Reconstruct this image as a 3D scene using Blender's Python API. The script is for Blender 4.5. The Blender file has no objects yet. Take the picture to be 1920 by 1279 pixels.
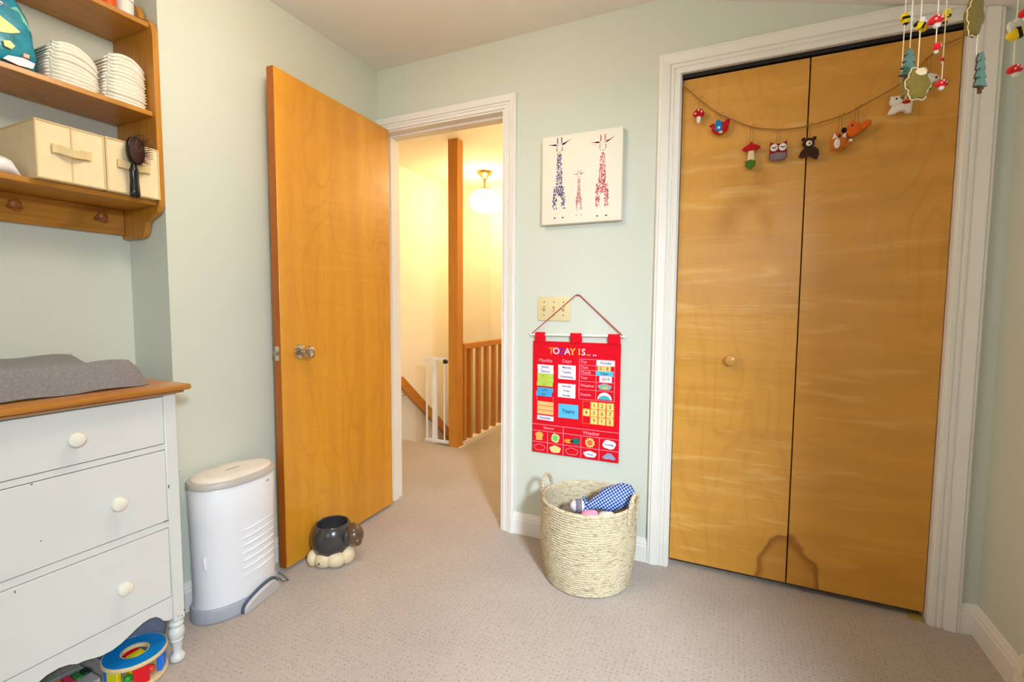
import bpy, bmesh, math, random
from mathutils import Vector, Matrix
random.seed(7)
PI = math.pi
sc = bpy.context.scene
COL = sc.collection

# ------------------------------------------------------------------ camera
cam_d = bpy.data.cameras.new('camera'); cam = bpy.data.objects.new('camera', cam_d); COL.objects.link(cam)
cam_d.sensor_fit = 'HORIZONTAL'; cam_d.sensor_width = 36.0; cam_d.lens = 36.0 * 898.55 / 1920.0
cam_d.clip_start = 0.02; cam_d.clip_end = 60
YAW, PITCH, ROLL, CAMH = 0.4338, -0.0701, 0.0064, 1.1111
_f = Vector((-math.sin(YAW) * math.cos(PITCH), math.cos(YAW) * math.cos(PITCH), math.sin(PITCH)))
_r = Vector((math.cos(YAW), math.sin(YAW), 0)); _u = _r.cross(_f)
_r2 = math.cos(ROLL) * _r + math.sin(ROLL) * _u; _u2 = -math.sin(ROLL) * _r + math.cos(ROLL) * _u
_m = Matrix((_r2, _u2, -_f)).transposed().to_4x4(); _m.translation = (0, 0, CAMH)
cam.matrix_world = _m
sc.camera = cam
# ------------------------------------------------------------------ exposure, world, lights
sc.view_settings.view_transform = 'Standard'; sc.view_settings.look = 'None'
sc.view_settings.gamma = 1.0; sc.view_settings.use_curve_mapping = False
sc.view_settings.exposure = -0.12
W = bpy.data.worlds.new('daylight'); sc.world = W; W.use_nodes = True
W.node_tree.nodes['Background'].inputs[0].default_value = (0.62, 0.80, 1.0, 1)
W.node_tree.nodes['Background'].inputs[1].default_value = 1.2
HALL_LAMP = 27.0        # emission of the hall globe
ROOM_LAMP = 33.0        # emission of the bedroom ceiling globe

def area(name, loc, target, sx, sy, power, color):
    d = bpy.data.lights.new(name, 'AREA'); d.shape = 'RECTANGLE'; d.size = sx; d.size_y = sy
    d.energy = power; d.color = color
    o = bpy.data.objects.new(name, d); COL.objects.link(o); o.location = loc
    o.rotation_euler = (Vector(target) - Vector(loc)).to_track_quat('-Z', 'Y').to_euler()
    return o
area('window_daylight', (1.12, -0.62, 1.95), (-0.55, 1.9, 0.60), 0.34, 0.55, 300, (0.74, 0.87, 1.0))
area('window_daylight_rear', (-0.35, -1.62, 1.45), (-0.5, 1.2, 0.8), 1.1, 1.0, 7, (0.92, 0.96, 1.0))

# ------------------------------------------------------------------ helpers
def lin(c):
    c = c / 255.0
    return c / 12.92 if c <= 0.04045 else ((c + 0.055) / 1.055) ** 2.4
def rgb(c): return (lin(c[0]), lin(c[1]), lin(c[2]), 1.0)
MATS = {}
def nd(nt, t, **kw):
    n = nt.nodes.new(t)
    for k, v in kw.items():
        if k.startswith('i_'): n.inputs[k[2:].replace('_', ' ')].default_value = v
        else: setattr(n, k, v)
    return n
def coords(nt, scale=(1, 1, 1), kind='Object'):
    tc = nd(nt, 'ShaderNodeTexCoord'); mp = nd(nt, 'ShaderNodeMapping')
    mp.inputs['Scale'].default_value = scale
    nt.links.new(tc.outputs[kind], mp.inputs['Vector']); return mp.outputs['Vector']
def ramp(nt, fac, stops):
    r = nd(nt, 'ShaderNodeValToRGB'); e = r.color_ramp.elements
    e[0].position, e[0].color = stops[0]; e[1].position, e[1].color = stops[-1]
    for p, c in stops[1:-1]:
        x = e.new(p); x.color = c
    nt.links.new(fac, r.inputs[0]); return r.outputs[0]
def g(v): return (v, v, v, 1)
def mulc(nt, a, b, fac=1.0, mode='MULTIPLY'):
    m = nd(nt, 'ShaderNodeMix', data_type='RGBA', blend_type=mode); m.inputs[0].default_value = fac
    nt.links.new(a, m.inputs[6]); nt.links.new(b, m.inputs[7]); return m.outputs[2]
def math_(nt, op, a, b=None):
    m = nd(nt, 'ShaderNodeMath', operation=op)
    for i, v in enumerate((a, b)):
        if v is None: continue
        if isinstance(v, (int, float)): m.inputs[i].default_value = v
        else: nt.links.new(v, m.inputs[i])
    return m.outputs[0]
def mat(name, c, rough=0.5, metal=0.0, noise=None, bump=None, coat=0.0, sheen=0.0, emit=0.0, spec=0.5):
    """noise=(scale, amount) colour variation; bump=(scale, strength, dist)"""
    if name in MATS: return MATS[name]
    m = bpy.data.materials.new(name); m.use_nodes = True; nt = m.node_tree; b = nt.nodes['Principled BSDF']
    b.inputs['Base Color'].default_value = rgb(c); b.inputs['Roughness'].default_value = rough
    b.inputs['Metallic'].default_value = metal; b.inputs['Specular IOR Level'].default_value = spec
    b.inputs['Coat Weight'].default_value = coat; b.inputs['Sheen Weight'].default_value = sheen
    if emit:
        b.inputs['Emission Color'].default_value = rgb(c); b.inputs['Emission Strength'].default_value = emit
    if noise is None: noise = (14, 0.06)
    n = nd(nt, 'ShaderNodeTexNoise', i_Scale=noise[0], i_Detail=4.0); nt.links.new(coords(nt), n.inputs['Vector'])
    k = noise[1]
    col = ramp(nt, n.outputs['Fac'], [(0.25, g(1 - k)), (0.75, g(1 + k))])
    base = nd(nt, 'ShaderNodeRGB'); base.outputs[0].default_value = rgb(c)
    nt.links.new(mulc(nt, base.outputs[0], col), b.inputs['Base Color'])
    if bump:
        bn = nd(nt, 'ShaderNodeTexNoise', i_Scale=bump[0], i_Detail=3.0); nt.links.new(coords(nt), bn.inputs['Vector'])
        bp = nd(nt, 'ShaderNodeBump'); bp.inputs['Strength'].default_value = bump[1]; bp.inputs['Distance'].default_value = bump[2]
        nt.links.new(bn.outputs['Fac'], bp.inputs['Height']); nt.links.new(bp.outputs[0], b.inputs['Normal'])
    MATS[name] = m; return m
def felt(name, c): return mat(name, c, 0.95, noise=(120, 0.10), bump=(320, 0.5, 0.002), sheen=0.2, spec=0.1)

def wood(name, base, dark, rough=0.35, grain='z', contour=0.25, figure=0.12, fine=0.12, stain=None, coat=0.0, offs=0.0, band=0.0, painted_sheen=None):
    """varnished wood: fine grain along an axis, contour lines and cross figure"""
    if name in MATS: return MATS[name]
    m = bpy.data.materials.new(name); m.use_nodes = True; nt = m.node_tree; b = nt.nodes['Principled BSDF']
    b.inputs['Roughness'].default_value = rough; b.inputs['Coat Weight'].default_value = coat; b.inputs['Coat Roughness'].default_value = 0.25
    ax = 'xyz'.index(grain)
    def s(along, across):
        v = [across] * 3; v[ax] = along; return tuple(v)
    def noise(scale, detail=4.0, dist=0.0):
        n = nd(nt, 'ShaderNodeTexNoise', i_Scale=1.0, i_Detail=detail, i_Distortion=dist); mp = coords(nt, scale)
        mp.node.inputs['Location'].default_value = (offs, offs * 1.7, offs * 0.6)
        nt.links.new(mp, n.inputs['Vector']); return n.outputs['Fac']
    base_n = nd(nt, 'ShaderNodeRGB'); base_n.outputs[0].default_value = rgb(base)
    dark_n = nd(nt, 'ShaderNodeRGB'); dark_n.outputs[0].default_value = rgb(dark)
    col = base_n.outputs[0]
    def darken(col, fac, amt):
        mx = nd(nt, 'ShaderNodeMix', data_type='RGBA'); nt.links.new(math_(nt, 'MULTIPLY', fac, amt), mx.inputs[0])
        nt.links.new(col, mx.inputs[6]); nt.links.new(dark_n.outputs[0], mx.inputs[7]); return mx.outputs[2]
    # contour (cathedral) lines: sine of a stretched noise field
    field = noise(s(1.1, 3.6), 2.0)
    wav = math_(nt, 'SINE', math_(nt, 'MULTIPLY', field, 75.0))
    lines = ramp(nt, math_(nt, 'ADD', math_(nt, 'MULTIPLY', wav, 0.5), 0.5), [(0.72, g(0)), (1.0, g(1))])
    patch = ramp(nt, noise(s(0.8, 1.9), 1.0), [(0.42, g(0.1)), (0.62, g(1))])
    col = darken(col, math_(nt, 'MULTIPLY', lines, patch), contour)
    col = darken(col, ramp(nt, noise(s(5, 160), 3.0), [(0.45, g(0)), (0.75, g(1))]), fine)
    fig = ramp(nt, noise(s(12.0, 1.6), 4.0, 0.6), [(0.38, g(0)), (0.66, g(1))])
    col = darken(col, fig, figure)
    if band: col = darken(col, ramp(nt, noise(s(0.25, 7), 1.0), [(0.4, g(0)), (0.6, g(1))]), band)
    if painted_sheen:  # glossy light painted into the colour as pale cross-grain bands
        lt = nd(nt, 'ShaderNodeRGB'); lt.outputs[0].default_value = rgb(painted_sheen)
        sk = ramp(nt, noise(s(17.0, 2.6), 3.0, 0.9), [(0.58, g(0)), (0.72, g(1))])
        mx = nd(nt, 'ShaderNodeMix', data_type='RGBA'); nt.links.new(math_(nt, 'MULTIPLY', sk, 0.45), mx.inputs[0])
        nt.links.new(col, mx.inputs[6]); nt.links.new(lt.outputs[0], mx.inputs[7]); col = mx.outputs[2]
    if stain:
        cx, rx, rz, z0 = stain
        geo = nd(nt, 'ShaderNodeTexCoord'); sp = nd(nt, 'ShaderNodeSeparateXYZ'); nt.links.new(geo.outputs['Object'], sp.inputs[0])
        nx = math_(nt, 'DIVIDE', math_(nt, 'SUBTRACT', sp.outputs[0], cx), rx)
        nz = math_(nt, 'DIVIDE', math_(nt, 'SUBTRACT', sp.outputs[2], z0), rz)
        rr = math_(nt, 'SQRT', math_(nt, 'ADD', math_(nt, 'MULTIPLY', nx, nx), math_(nt, 'MULTIPLY', nz, nz)))
        wob = noise((13, 13, 13), 1.0)
        rr = math_(nt, 'ADD', rr, math_(nt, 'MULTIPLY', math_(nt, 'SUBTRACT', wob, 0.5), 0.60))
        st = ramp(nt, rr, [(0.0, g(0.22)), (0.70, g(0.30)), (0.86, g(0.95)), (0.91, g(1)), (0.99, g(0.0))])
        stn = nd(nt, 'ShaderNodeRGB'); stn.outputs[0].default_value = rgb((128, 68, 14)); mx = nd(nt, 'ShaderNodeMix', data_type='RGBA'); nt.links.new(math_(nt, 'MULTIPLY', st, 0.72), mx.inputs[0]); nt.links.new(col, mx.inputs[6]); nt.links.new(stn.outputs[0], mx.inputs[7]); col = mx.outputs[2]
    nt.links.new(col, b.inputs['Base Color'])
    bp = nd(nt, 'ShaderNodeBump'); bp.inputs['Strength'].default_value = 0.25; bp.inputs['Distance'].default_value = 0.004
    nt.links.new(fig, bp.inputs['Height']); nt.links.new(bp.outputs[0], b.inputs['Normal'])
    MATS[name] = m; return m

# ---- bmesh shapes
def BM(): return bmesh.new()
def box(bm, a, b, bev=0.0, seg=1):
    r = bmesh.ops.create_cube(bm, size=1.0)
    c = [(a[i] + b[i]) / 2 for i in range(3)]; s = [abs(b[i] - a[i]) for i in range(3)]
    vs = r['verts']
    for v in vs: v.co = Vector((v.co[i] * s[i] + c[i] for i in range(3)))
    if bev:
        es = list({e for v in vs for e in v.link_edges})
        bmesh.ops.bevel(bm, geom=es, offset=bev, segments=seg, profile=0.5, affect='EDGES')
    return bm
def obox(bm, p, q, w, h, up=(0, 0, 1)):
    """bar from p to q with cross-section w x h"""
    p, q = Vector(p), Vector(q); d = (q - p).normalized(); s = d.cross(Vector(up))
    if s.length < 1e-5: s = d.cross(Vector((1, 0, 0)))
    s.normalize(); t = s.cross(d)
    vs = []
    for c in (p, q):
        for a, b in ((-1, -1), (1, -1), (1, 1), (-1, 1)): vs.append(bm.verts.new(c + s * a * w / 2 + t * b * h / 2))
    for f in ((0, 1, 2, 3), (7, 6, 5, 4), (0, 4, 5, 1), (1, 5, 6, 2), (2, 6, 7, 3), (3, 7, 4, 0)): bm.faces.new([vs[i] for i in f])
    return bm
def rings(bm, rs, closed=False, caps=True):
    vr = [[bm.verts.new(p) for p in r] for r in rs]; n = len(vr[0])
    k = len(vr)
    for i in range(k if closed else k - 1):
        A, B = vr[i], vr[(i + 1) % k]
        for j in range(n):
            bm.faces.new((A[j], A[(j + 1) % n], B[(j + 1) % n], B[j]))
    if caps and not closed:
        bm.faces.new(list(reversed(vr[0]))); bm.faces.new(vr[-1])
    return bm
def lathe(bm, prof, seg=24, M=None, sx=1.0, sy=1.0):
    """prof: list of (r, z) bottom to top"""
    M = M or Matrix()
    rs = []
    for r, z in prof:
        r = max(r, 1e-4)
        rs.append([M @ Vector((r * sx * math.cos(2 * PI * j / seg), r * sy * math.sin(2 * PI * j / seg), z)) for j in range(seg)])
    return rings(bm, rs)
def tube(bm, pts, r, seg=8, closed=False):
    pts = [Vector(p) for p in pts]; n = len(pts); rs = []; prev = None
    for i, p in enumerate(pts):
        a = pts[(i - 1) % n] if (closed or i > 0) else p
        b = pts[(i + 1) % n] if (closed or i < n - 1) else p
        t = (b - a).normalized()
        if prev is None:
            s = t.cross(Vector((0, 0, 1)))
            if s.length < 1e-3: s = t.cross(Vector((1, 0, 0)))
        else: s = prev - t * prev.dot(t)
        s.normalize(); prev = s; q = t.cross(s)
        rad = r[i] if isinstance(r, (list, tuple)) else r
        rs.append([p + (s * math.cos(2 * PI * j / seg) + q * math.sin(2 * PI * j / seg)) * rad for j in range(seg)])
    return rings(bm, rs, closed)
def prism(bm, poly, M, d):
    """poly (u,v) in local xy, extruded 0..d along local z, placed by M"""
    A = [bm.verts.new(M @ Vector((u, v, 0))) for u, v in poly]; B = [bm.verts.new(M @ Vector((u, v, d))) for u, v in poly]
    bm.faces.new(list(reversed(A))); bm.faces.new(B); n = len(A)
    for i in range(n): bm.faces.new((A[i], A[(i + 1) % n], B[(i + 1) % n], B[i]))
    return bm
def frame(o, x, y):
    x = Vector(x); y = Vector(y); z = x.cross(y); m = Matrix((x, y, z)).transposed().to_4x4(); m.translation = o; return m
XZ = lambda o: frame(o, (1, 0, 0), (0, 0, 1))        # local x->x, y->z, extrude toward -y
YZ = lambda o: frame(o, (0, 1, 0), (0, 0, 1))        # local x->y, y->z, extrude toward +x
ZX = lambda o: frame(o, (1, 0, 0), (0, 1, 0))        # plan view, extrude up
def puffy(bm, poly, t, M=None, lv=((1.0, 0.35), (0.93, 0.8), (0.65, 1.0))):
    """stuffed flat shape; outline in (u,v) = local x,z; thickness along local y"""
    M = M or Matrix(); n = len(poly); cx = sum(p[0] for p in poly) / n; cz = sum(p[1] for p in poly) / n
    rs = []
    for sgn in (1, -1):
        seq = lv if sgn == -1 else tuple(reversed(lv))
        for s, h in seq:
            rs.append([M @ Vector((cx + (u - cx) * s, sgn * h * t / 2, cz + (v - cz) * s)) for u, v in poly])
    return rings(bm, rs)
def ball(bm, c, r, seg=16, M=None):
    if not isinstance(r, (tuple, list)): r = (r, r, r)
    T = (M or Matrix()) @ Matrix.Translation(c) @ Matrix.Diagonal((r[0], r[1], r[2], 1))
    bmesh.ops.create_uvsphere(bm, u_segments=seg, v_segments=max(6, seg * 2 // 3), radius=1.0, matrix=T); return bm
def ell(cx, cz, rx, rz, n=20, a0=0, a1=2 * PI):
    return [(cx + rx * math.cos(a0 + (a1 - a0) * i / n), cz + rz * math.sin(a0 + (a1 - a0) * i / n)) for i in range(n if abs(a1 - a0 - 2 * PI) < 1e-6 else n + 1)]

def obj(name, bm, m, parent=None, world=False, angle=38, kind=None):
    if isinstance(bm, bmesh.types.BMesh):
        bmesh.ops.recalc_face_normals(bm, faces=bm.faces)
        for f in bm.faces: f.smooth = True
        ca = math.radians(angle)
        for e in bm.edges:
            if len(e.link_faces) == 2 and e.calc_face_angle(0) > ca: e.smooth = False
        me = bpy.data.meshes.new(name); bm.to_mesh(me); bm.free()
        me.materials.append(m)
    else: me = bm
    o = bpy.data.objects.new(name, me); COL.objects.link(o)
    if parent is not None:
        o.parent = parent
        if world:
            p = parent; mw = Matrix.LocRotScale(p.location, p.rotation_euler, p.scale)
            while p.parent is not None:
                mw = Matrix.LocRotScale(p.parent.location, p.parent.rotation_euler, p.parent.scale) @ p.parent.matrix_parent_inverse @ mw if False else mw
                p = p.parent
            o.matrix_parent_inverse = mw.inverted()
    if kind: o['kind'] = kind
    return o
def tag(o, label, cat, group=None, kind=None):
    o['label'] = label; o['category'] = cat
    if group: o['group'] = group
    if kind: o['kind'] = kind
    return o
def thing(name, label, cat, loc=(0, 0, 0), rotz=0.0, group=None, kind=None):
    o = bpy.data.objects.new(name, None); COL.objects.link(o); o.empty_display_size = 0.05
    o.location = loc; o.rotation_euler = (0, 0, rotz)
    return tag(o, label, cat, group, kind)
def struct(name, bm, m, label, cat, **k): return tag(obj(name, bm, m, **k), label, cat, kind='structure')
_TXT = {}
def text_bm(bm, s, M, size, align='CENTER', ext=0.0004, bold=0.0):
    """text laid in local xy of M, merged into bm"""
    key = (s, align, round(bold, 4))
    if key not in _TXT:
        cu = bpy.data.curves.new('lettering', 'FONT'); cu.body = s; cu.align_x = align; cu.align_y = 'CENTER'; cu.size = 1.0
        cu.resolution_u = 3; cu.offset = bold; cu.extrude = 0.0
        o = bpy.data.objects.new('lettering_source', cu); COL.objects.link(o)
        dg = bpy.context.evaluated_depsgraph_get(); me = bpy.data.meshes.new_from_object(o.evaluated_get(dg))
        _TXT[key] = ([v.co.copy() for v in me.vertices], [tuple(p.vertices) for p in me.polygons])
        bpy.data.objects.remove(o); bpy.data.curves.remove(cu); bpy.data.meshes.remove(me)
    vs, fs = _TXT[key]
    nv = [bm.verts.new(M @ Vector((v.x * size, v.y * size, ext))) for v in vs]
    for f in fs:
        try: bm.faces.new([nv[i] for i in f])
        except ValueError: pass
    return bm

# ------------------------------------------------------------------ materials
wall_m = mat('sage_wall_paint', (211, 215, 201), 0.75, noise=(3, 0.012), bump=(220, 0.05, 0.002), spec=0.3)
hallwall_m = mat('cream_hall_paint', (250, 243, 226), 0.75, noise=(3, 0.015), bump=(220, 0.05, 0.002), spec=0.3)
ceil_m = mat('ceiling_paint', (236, 230, 220), 0.85, noise=(4, 0.015), bump=(160, 0.08, 0.002), spec=0.2)
trim_m = mat('white_trim_paint', (238, 234, 226), 0.38, noise=(8, 0.015))
door_m = wood('amber_birch_door', (228, 160, 46), (160, 88, 8), 0.30, 'z', 0.16, 0.05, 0.14, coat=0.25, offs=3.1, band=0.25)
dooredge_m = wood('amber_door_edge', (170, 90, 16), (90, 40, 4), 0.4, 'z', 0.1, 0.05, 0.25)
closet_m = wood('amber_birch_closet', (220, 158, 62), (150, 92, 20), 0.30, 'z', 0.12, 0.20, 0.05, stain=(0.222, 0.118, 0.205, 0.02), coat=0.25, offs=0.4, painted_sheen=(240, 196, 118))
closet_b = wood('amber_birch_closet_right', (216, 154, 58), (150, 92, 20), 0.30, 'z', 0.15, 0.20, 0.05, stain=(0.222, 0.118, 0.205, 0.02), coat=0.25, offs=0.9, painted_sheen=(232, 180, 96))
post_m = wood('stained_fir_post', (200, 132, 46), (138, 76, 16), 0.45, 'z', 0.2, 0.0, 0.35)
rail_m = wood('stained_fir_rail', (200, 132, 46), (138, 76, 16), 0.45, 'y', 0.2, 0.0, 0.35)
shelf_m = wood('oak_shelf', (196, 132, 40), (120, 70, 12), 0.4, 'y', 0.3, 0.05, 0.4, coat=0.2)
shelfv_m = wood('oak_shelf_upright', (196, 132, 40), (120, 70, 12), 0.4, 'z', 0.3, 0.05, 0.4, coat=0.2)
top_m = wood('oak_dresser_top', (186, 120, 42), (112, 60, 12), 0.32, 'y', 0.3, 0.05, 0.45, coat=0.3)
black_m = mat('black_track', (22, 22, 24), 0.4)
dark_m = mat('dark_interior', (60, 50, 40), 0.9)
steel_m = mat('satin_nickel', (206, 200, 190), 0.16, 1.0)
brass_m = mat('brass', (212, 178, 110), 0.25, 1.0)

def carpet():
    m = bpy.data.materials.new('taupe_carpet'); m.use_nodes = True; nt = m.node_tree; b = nt.nodes['Principled BSDF']
    b.inputs['Roughness'].default_value = 1.0; b.inputs['Sheen Weight'].default_value = 0.25; b.inputs['Specular IOR Level'].default_value = 0.1
    big = nd(nt, 'ShaderNodeTexNoise', i_Scale=2.2, i_Detail=3.0); nt.links.new(coords(nt), big.inputs['Vector'])
    mid = nd(nt, 'ShaderNodeTexNoise', i_Scale=75.0, i_Detail=3.0); nt.links.new(coords(nt), mid.inputs['Vector'])
    fine = nd(nt, 'ShaderNodeTexNoise', i_Scale=420.0, i_Detail=2.0); nt.links.new(coords(nt), fine.inputs['Vector'])
    vo = nd(nt, 'ShaderNodeTexVoronoi', i_Scale=1.0, i_Randomness=0.25); nt.links.new(coords(nt, (62, 62, 1)), vo.inputs['Vector'])
    dots = ramp(nt, vo.outputs['Distance'], [(0.07, g(0.58)), (0.24, g(1.0))])
    base = nd(nt, 'ShaderNodeRGB'); base.outputs[0].default_value = rgb((188, 174, 161))
    c = mulc(nt, base.outputs[0], ramp(nt, big.outputs['Fac'], [(0.3, g(0.90)), (0.7, g(1.07))]))
    c = mulc(nt, c, ramp(nt, mid.outputs['Fac'], [(0.3, g(0.92)), (0.7, g(1.06))]))
    c = mulc(nt, c, ramp(nt, fine.outputs['Fac'], [(0.3, g(0.82)), (0.7, g(1.12))]))
    c = mulc(nt, c, dots)
    nt.links.new(c, b.inputs['Base Color'])
    h = math_(nt, 'ADD', fine.outputs['Fac'], dots)
    bp = nd(nt, 'ShaderNodeBump'); bp.inputs['Strength'].default_value = 0.6; bp.inputs['Distance'].default_value = 0.004
    nt.links.new(h, bp.inputs['Height']); nt.links.new(bp.outputs[0], b.inputs['Normal'])
    return m
carpet_m = carpet()

# ------------------------------------------------------------------ room shell
L, D, H, R = -1.7775, 2.10, 2.3626, 0.79       # left wall, back wall, ceiling, right wall
Y0 = -1.55                                      # wall behind the viewer
RX = -2.0                                       # back of the recess
bm = BM()
prism(bm, [(-2.12, Y0 - .12), (0.92, Y0 - .12), (0.92, 2.9), (-0.45, 2.9), (-0.45, 4.75), (-1.93, 4.75), (-1.93, 3.20), (-2.92, 3.20), (-2.92, 2.0), (-2.12, 2.0)], ZX((0, 0, -0.12)), 0.12)
struct('floor', bm, carpet_m, 'taupe cut pile carpet with small dimples through room and hall', 'carpet')
bm = BM()
prism(bm, [(-2.12, H), (-0.314, H), (0.95, 2.009), (0.95, 2.26), (-0.314, 2.6), (-2.12, 2.6)], frame((0, D + .12, 0), (1, 0, 0), (0, 0, 1)), D + .12 - Y0 + .12)
struct('ceiling', bm, ceil_m, 'plain off-white bedroom ceiling sloping down to the right', 'ceiling')
bm = BM()
prism(bm, [(L, D), (L, 1.012), (RX, 1.012), (RX, -0.35), (L, -0.35), (L, Y0), (-2.12, Y0), (-2.12, D)], ZX((0, 0, 0)), H + .05)
struct('wall_left', bm, wall_m, 'pale sage left wall with a shallow recess', 'wall')
DX0, DX1, DZ = -1.75, -1.015, 2.047            # doorway opening
CX0, CX1, CZ = -0.228, 0.660, 2.058            # closet opening
bm = BM(); T0, T1 = D, D + .12
box(bm, (-2.92, T0, 0), (DX0, T1, 2.6)); box(bm, (DX0, T0, DZ), (DX1, T1, 2.6)); box(bm, (DX1, T0, 0), (CX0, T1, 2.6))
box(bm, (CX0, T0, CZ), (CX1, T1, 2.6)); box(bm, (CX1, T0, 0), (0.92, T1, 2.6))
struct('wall_back', bm, wall_m, 'pale sage wall with the hall doorway and the closet', 'wall')
# right wall with a window beside the viewer
WY0, WY1, WZ0, WZ1 = -0.62, 0.14, 0.80, 1.84
bm = BM(); X0, X1 = R, R + .13
box(bm, (X0, Y0, 0), (X1, WY0, 2.1)); box(bm, (X0, WY0, 0), (X1, WY1, WZ0)); box(bm, (X0, WY0, WZ1), (X1, WY1, 2.1)); box(bm, (X0, WY1, 0), (X1, T0, 2.1))
struct('wall_right', bm, wall_m, 'pale sage right wall with a window near the viewer', 'wall')
BX0, BX1, BZ0, BZ1 = -0.95, 0.25, 0.85, 1.95
bm = BM()
box(bm, (-2.12, Y0 - .12, 0), (BX0, Y0, 2.6)); box(bm, (BX1, Y0 - .12, 0), (0.92, Y0, 2.6)); box(bm, (BX0, Y0 - .12, 0), (BX1, Y0, BZ0)); box(bm, (BX0, Y0 - .12, BZ1), (BX1, Y0, 2.6))
struct('wall_front', bm, wall_m, 'pale sage wall behind the viewer with a wide window', 'wall')
glass_m = bpy.data.materials.new('window_glass'); glass_m.use_nodes = True; _n = glass_m.node_tree
_n.nodes.clear(); _o = _n.nodes.new('ShaderNodeOutputMaterial'); _t = _n.nodes.new('ShaderNodeBsdfTransparent'); _g = _n.nodes.new('ShaderNodeBsdfGlossy'); _x = _n.nodes.new('ShaderNodeMixShader')
_g.inputs['Roughness'].default_value = 0.02; _x.inputs[0].default_value = 0.06
_n.links.new(_t.outputs[0], _x.inputs[1]); _n.links.new(_g.outputs[0], _x.inputs[2]); _n.links.new(_x.outputs[0], _o.inputs[0])
def window(name, axis, c, a0, a1, z0, z1, label):
    """window in a wall; axis 'x' = wall plane at x=c spanning y a0..a1, axis 'y' the other way"""
    P = (lambda a, d, z: (c + d, a, z)) if axis == 'x' else (lambda a, d, z: (a, c + d, z))
    bm = BM(); w = .05
    for (p, q, r_, s_) in ((a0, a0 + w, z0, z1), (a1 - w, a1, z0, z1), (a0 + w, a1 - w, z0, z0 + w), (a0 + w, a1 - w, z1 - w, z1)):
        box(bm, P(p, .03, r_), P(q, .09, s_))
    o = struct(name, bm, trim_m, label, 'window')
    bm = BM(); zm = (z0 + z1) / 2; box(bm, P(a0 + w, .045, zm - .02), P(a1 - w, .075, zm + .02)); obj('meeting_rail', bm, trim_m, o)
    for za, zb in ((z0 + w, zm - .02), (zm + .02, z1 - w)):
        bm = BM(); box(bm, P(a0 + w, .058, za), P(a1 - w, .062, zb)); obj('pane', bm, glass_m, o)
    return o
window('window_1', 'x', R, WY0, WY1, WZ0, WZ1, 'white framed sash window in the right wall')
window('window_2', 'y', Y0 - .12, BX0, BX1, BZ0, BZ1, 'wide white framed sash window behind the viewer')
# closet interior
bm = BM()
box(bm, (-0.45, 2.80, 0), (0.92, 2.9, 2.6)); box(bm, (-0.45, T1, 0), (-0.36, 2.80, 2.6)); box(bm, (0.83, T1, 0), (0.92, 2.80, 2.6)); box(bm, (-0.36, T1, 2.45), (0.83, 2.80, 2.6))
struct('wall_closet', bm, dark_m, 'unlit inner walls of the closet', 'wall')
# hall
HL, HF, HR = -2.80, 4.60, -0.55
bm = BM(); box(bm, (HL - .12, T1, -2.0), (HL, HF + .12, 2.6)); struct('wall_stairwell', bm, hallwall_m, 'cream stairwell wall along the descending stairs', 'wall')
bm = BM(); box(bm, (HL, HF, -2.0), (HR, HF + .12, 2.6)); box(bm, (-2.36, HF - .06, -2.0), (HR, HF, 2.6)); struct('wall_hall_far', bm, hallwall_m, 'cream far wall of the hall behind the railing', 'wall')
bm = BM(); box(bm, (HR, 2.9, 0), (HR + .1, HF + .12, 2.6)); box(bm, (HR, T1, 0), (HR + .1, 2.9, 2.6)); struct('wall_hall_right', bm, hallwall_m, 'cream hall wall on the closet side', 'wall')
bm = BM(); box(bm, (-2.92, T1, 2.385), (HR + .1, HF + .12, 2.6)); struct('ceiling_hall', bm, hallwall_m, 'cream hall ceiling above the stair post', 'ceiling')
# the hall face of the back wall is painted cream
bm = BM(); box(bm, (HL, T1, 0), (DX0 - .06, T1 + .004, 2.385)); box(bm, (DX1 + .06, T1, 0), (HR, T1 + .004, 2.385)); box(bm, (DX0 - .06, T1, DZ + .06), (DX1 + .06, T1 + .004, 2.385))
struct('wall_hall_near', bm, hallwall_m, 'cream hall side of the doorway wall', 'wall')

# ------------------------------------------------------------------ trim
def casing(name, xi0, xi1, zi, w, y, prof, label, clip=(), sgn=-1):
    bm = BM(); path = [((xi0, 0.0), (-1, 0)), ((xi0, zi), (-1, 1)), ((xi1, zi), (1, 1)), ((xi1, 0.0), (1, 0))]
    rs = [[Vector((p[0] + u * w * d[0], y + sgn * v, p[1] + u * w * d[1])) for u, v in prof] for p, d in path]
    rings(bm, rs)
    for co, no in clip:
        r = bmesh.ops.bisect_plane(bm, geom=list(bm.verts) + list(bm.edges) + list(bm.faces), plane_co=co, plane_no=no, clear_outer=True)
        es = [e for e in bm.edges if e.is_boundary]
        if es: bmesh.ops.holes_fill(bm, edges=es)
    return struct(name, bm, trim_m, label, 'trim', angle=4)
PROF = [(0, 0), (0, .010), (.03, .012), (.19, .012), (.22, .008), (.27, .008), (.30, .013), (.39, .013), (.42, .009), (.46, .009), (.49, .016), (.84, .021), (.88, .017), (.96, .017), (1.0, .014), (1.0, 0)]
slope_no = Vector((0.28, 0, 1)).normalized()
casing('trim_1', CX0, CX1, CZ - .006, .084, D, PROF, 'white moulded casing around the closet doors', [((-0.314, 0, H - .001), slope_no)])
casing('trim_2', DX0, DX1, DZ - .004, .062, D, PROF, 'white moulded casing around the hall doorway', [((L + .0005, 0, 0), (-1, 0, 0))])
casing('trim_3', DX0, DX1, DZ - .004, .062, T1 + .004, PROF, 'white casing on the hall side of the doorway', (), 1)
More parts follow.
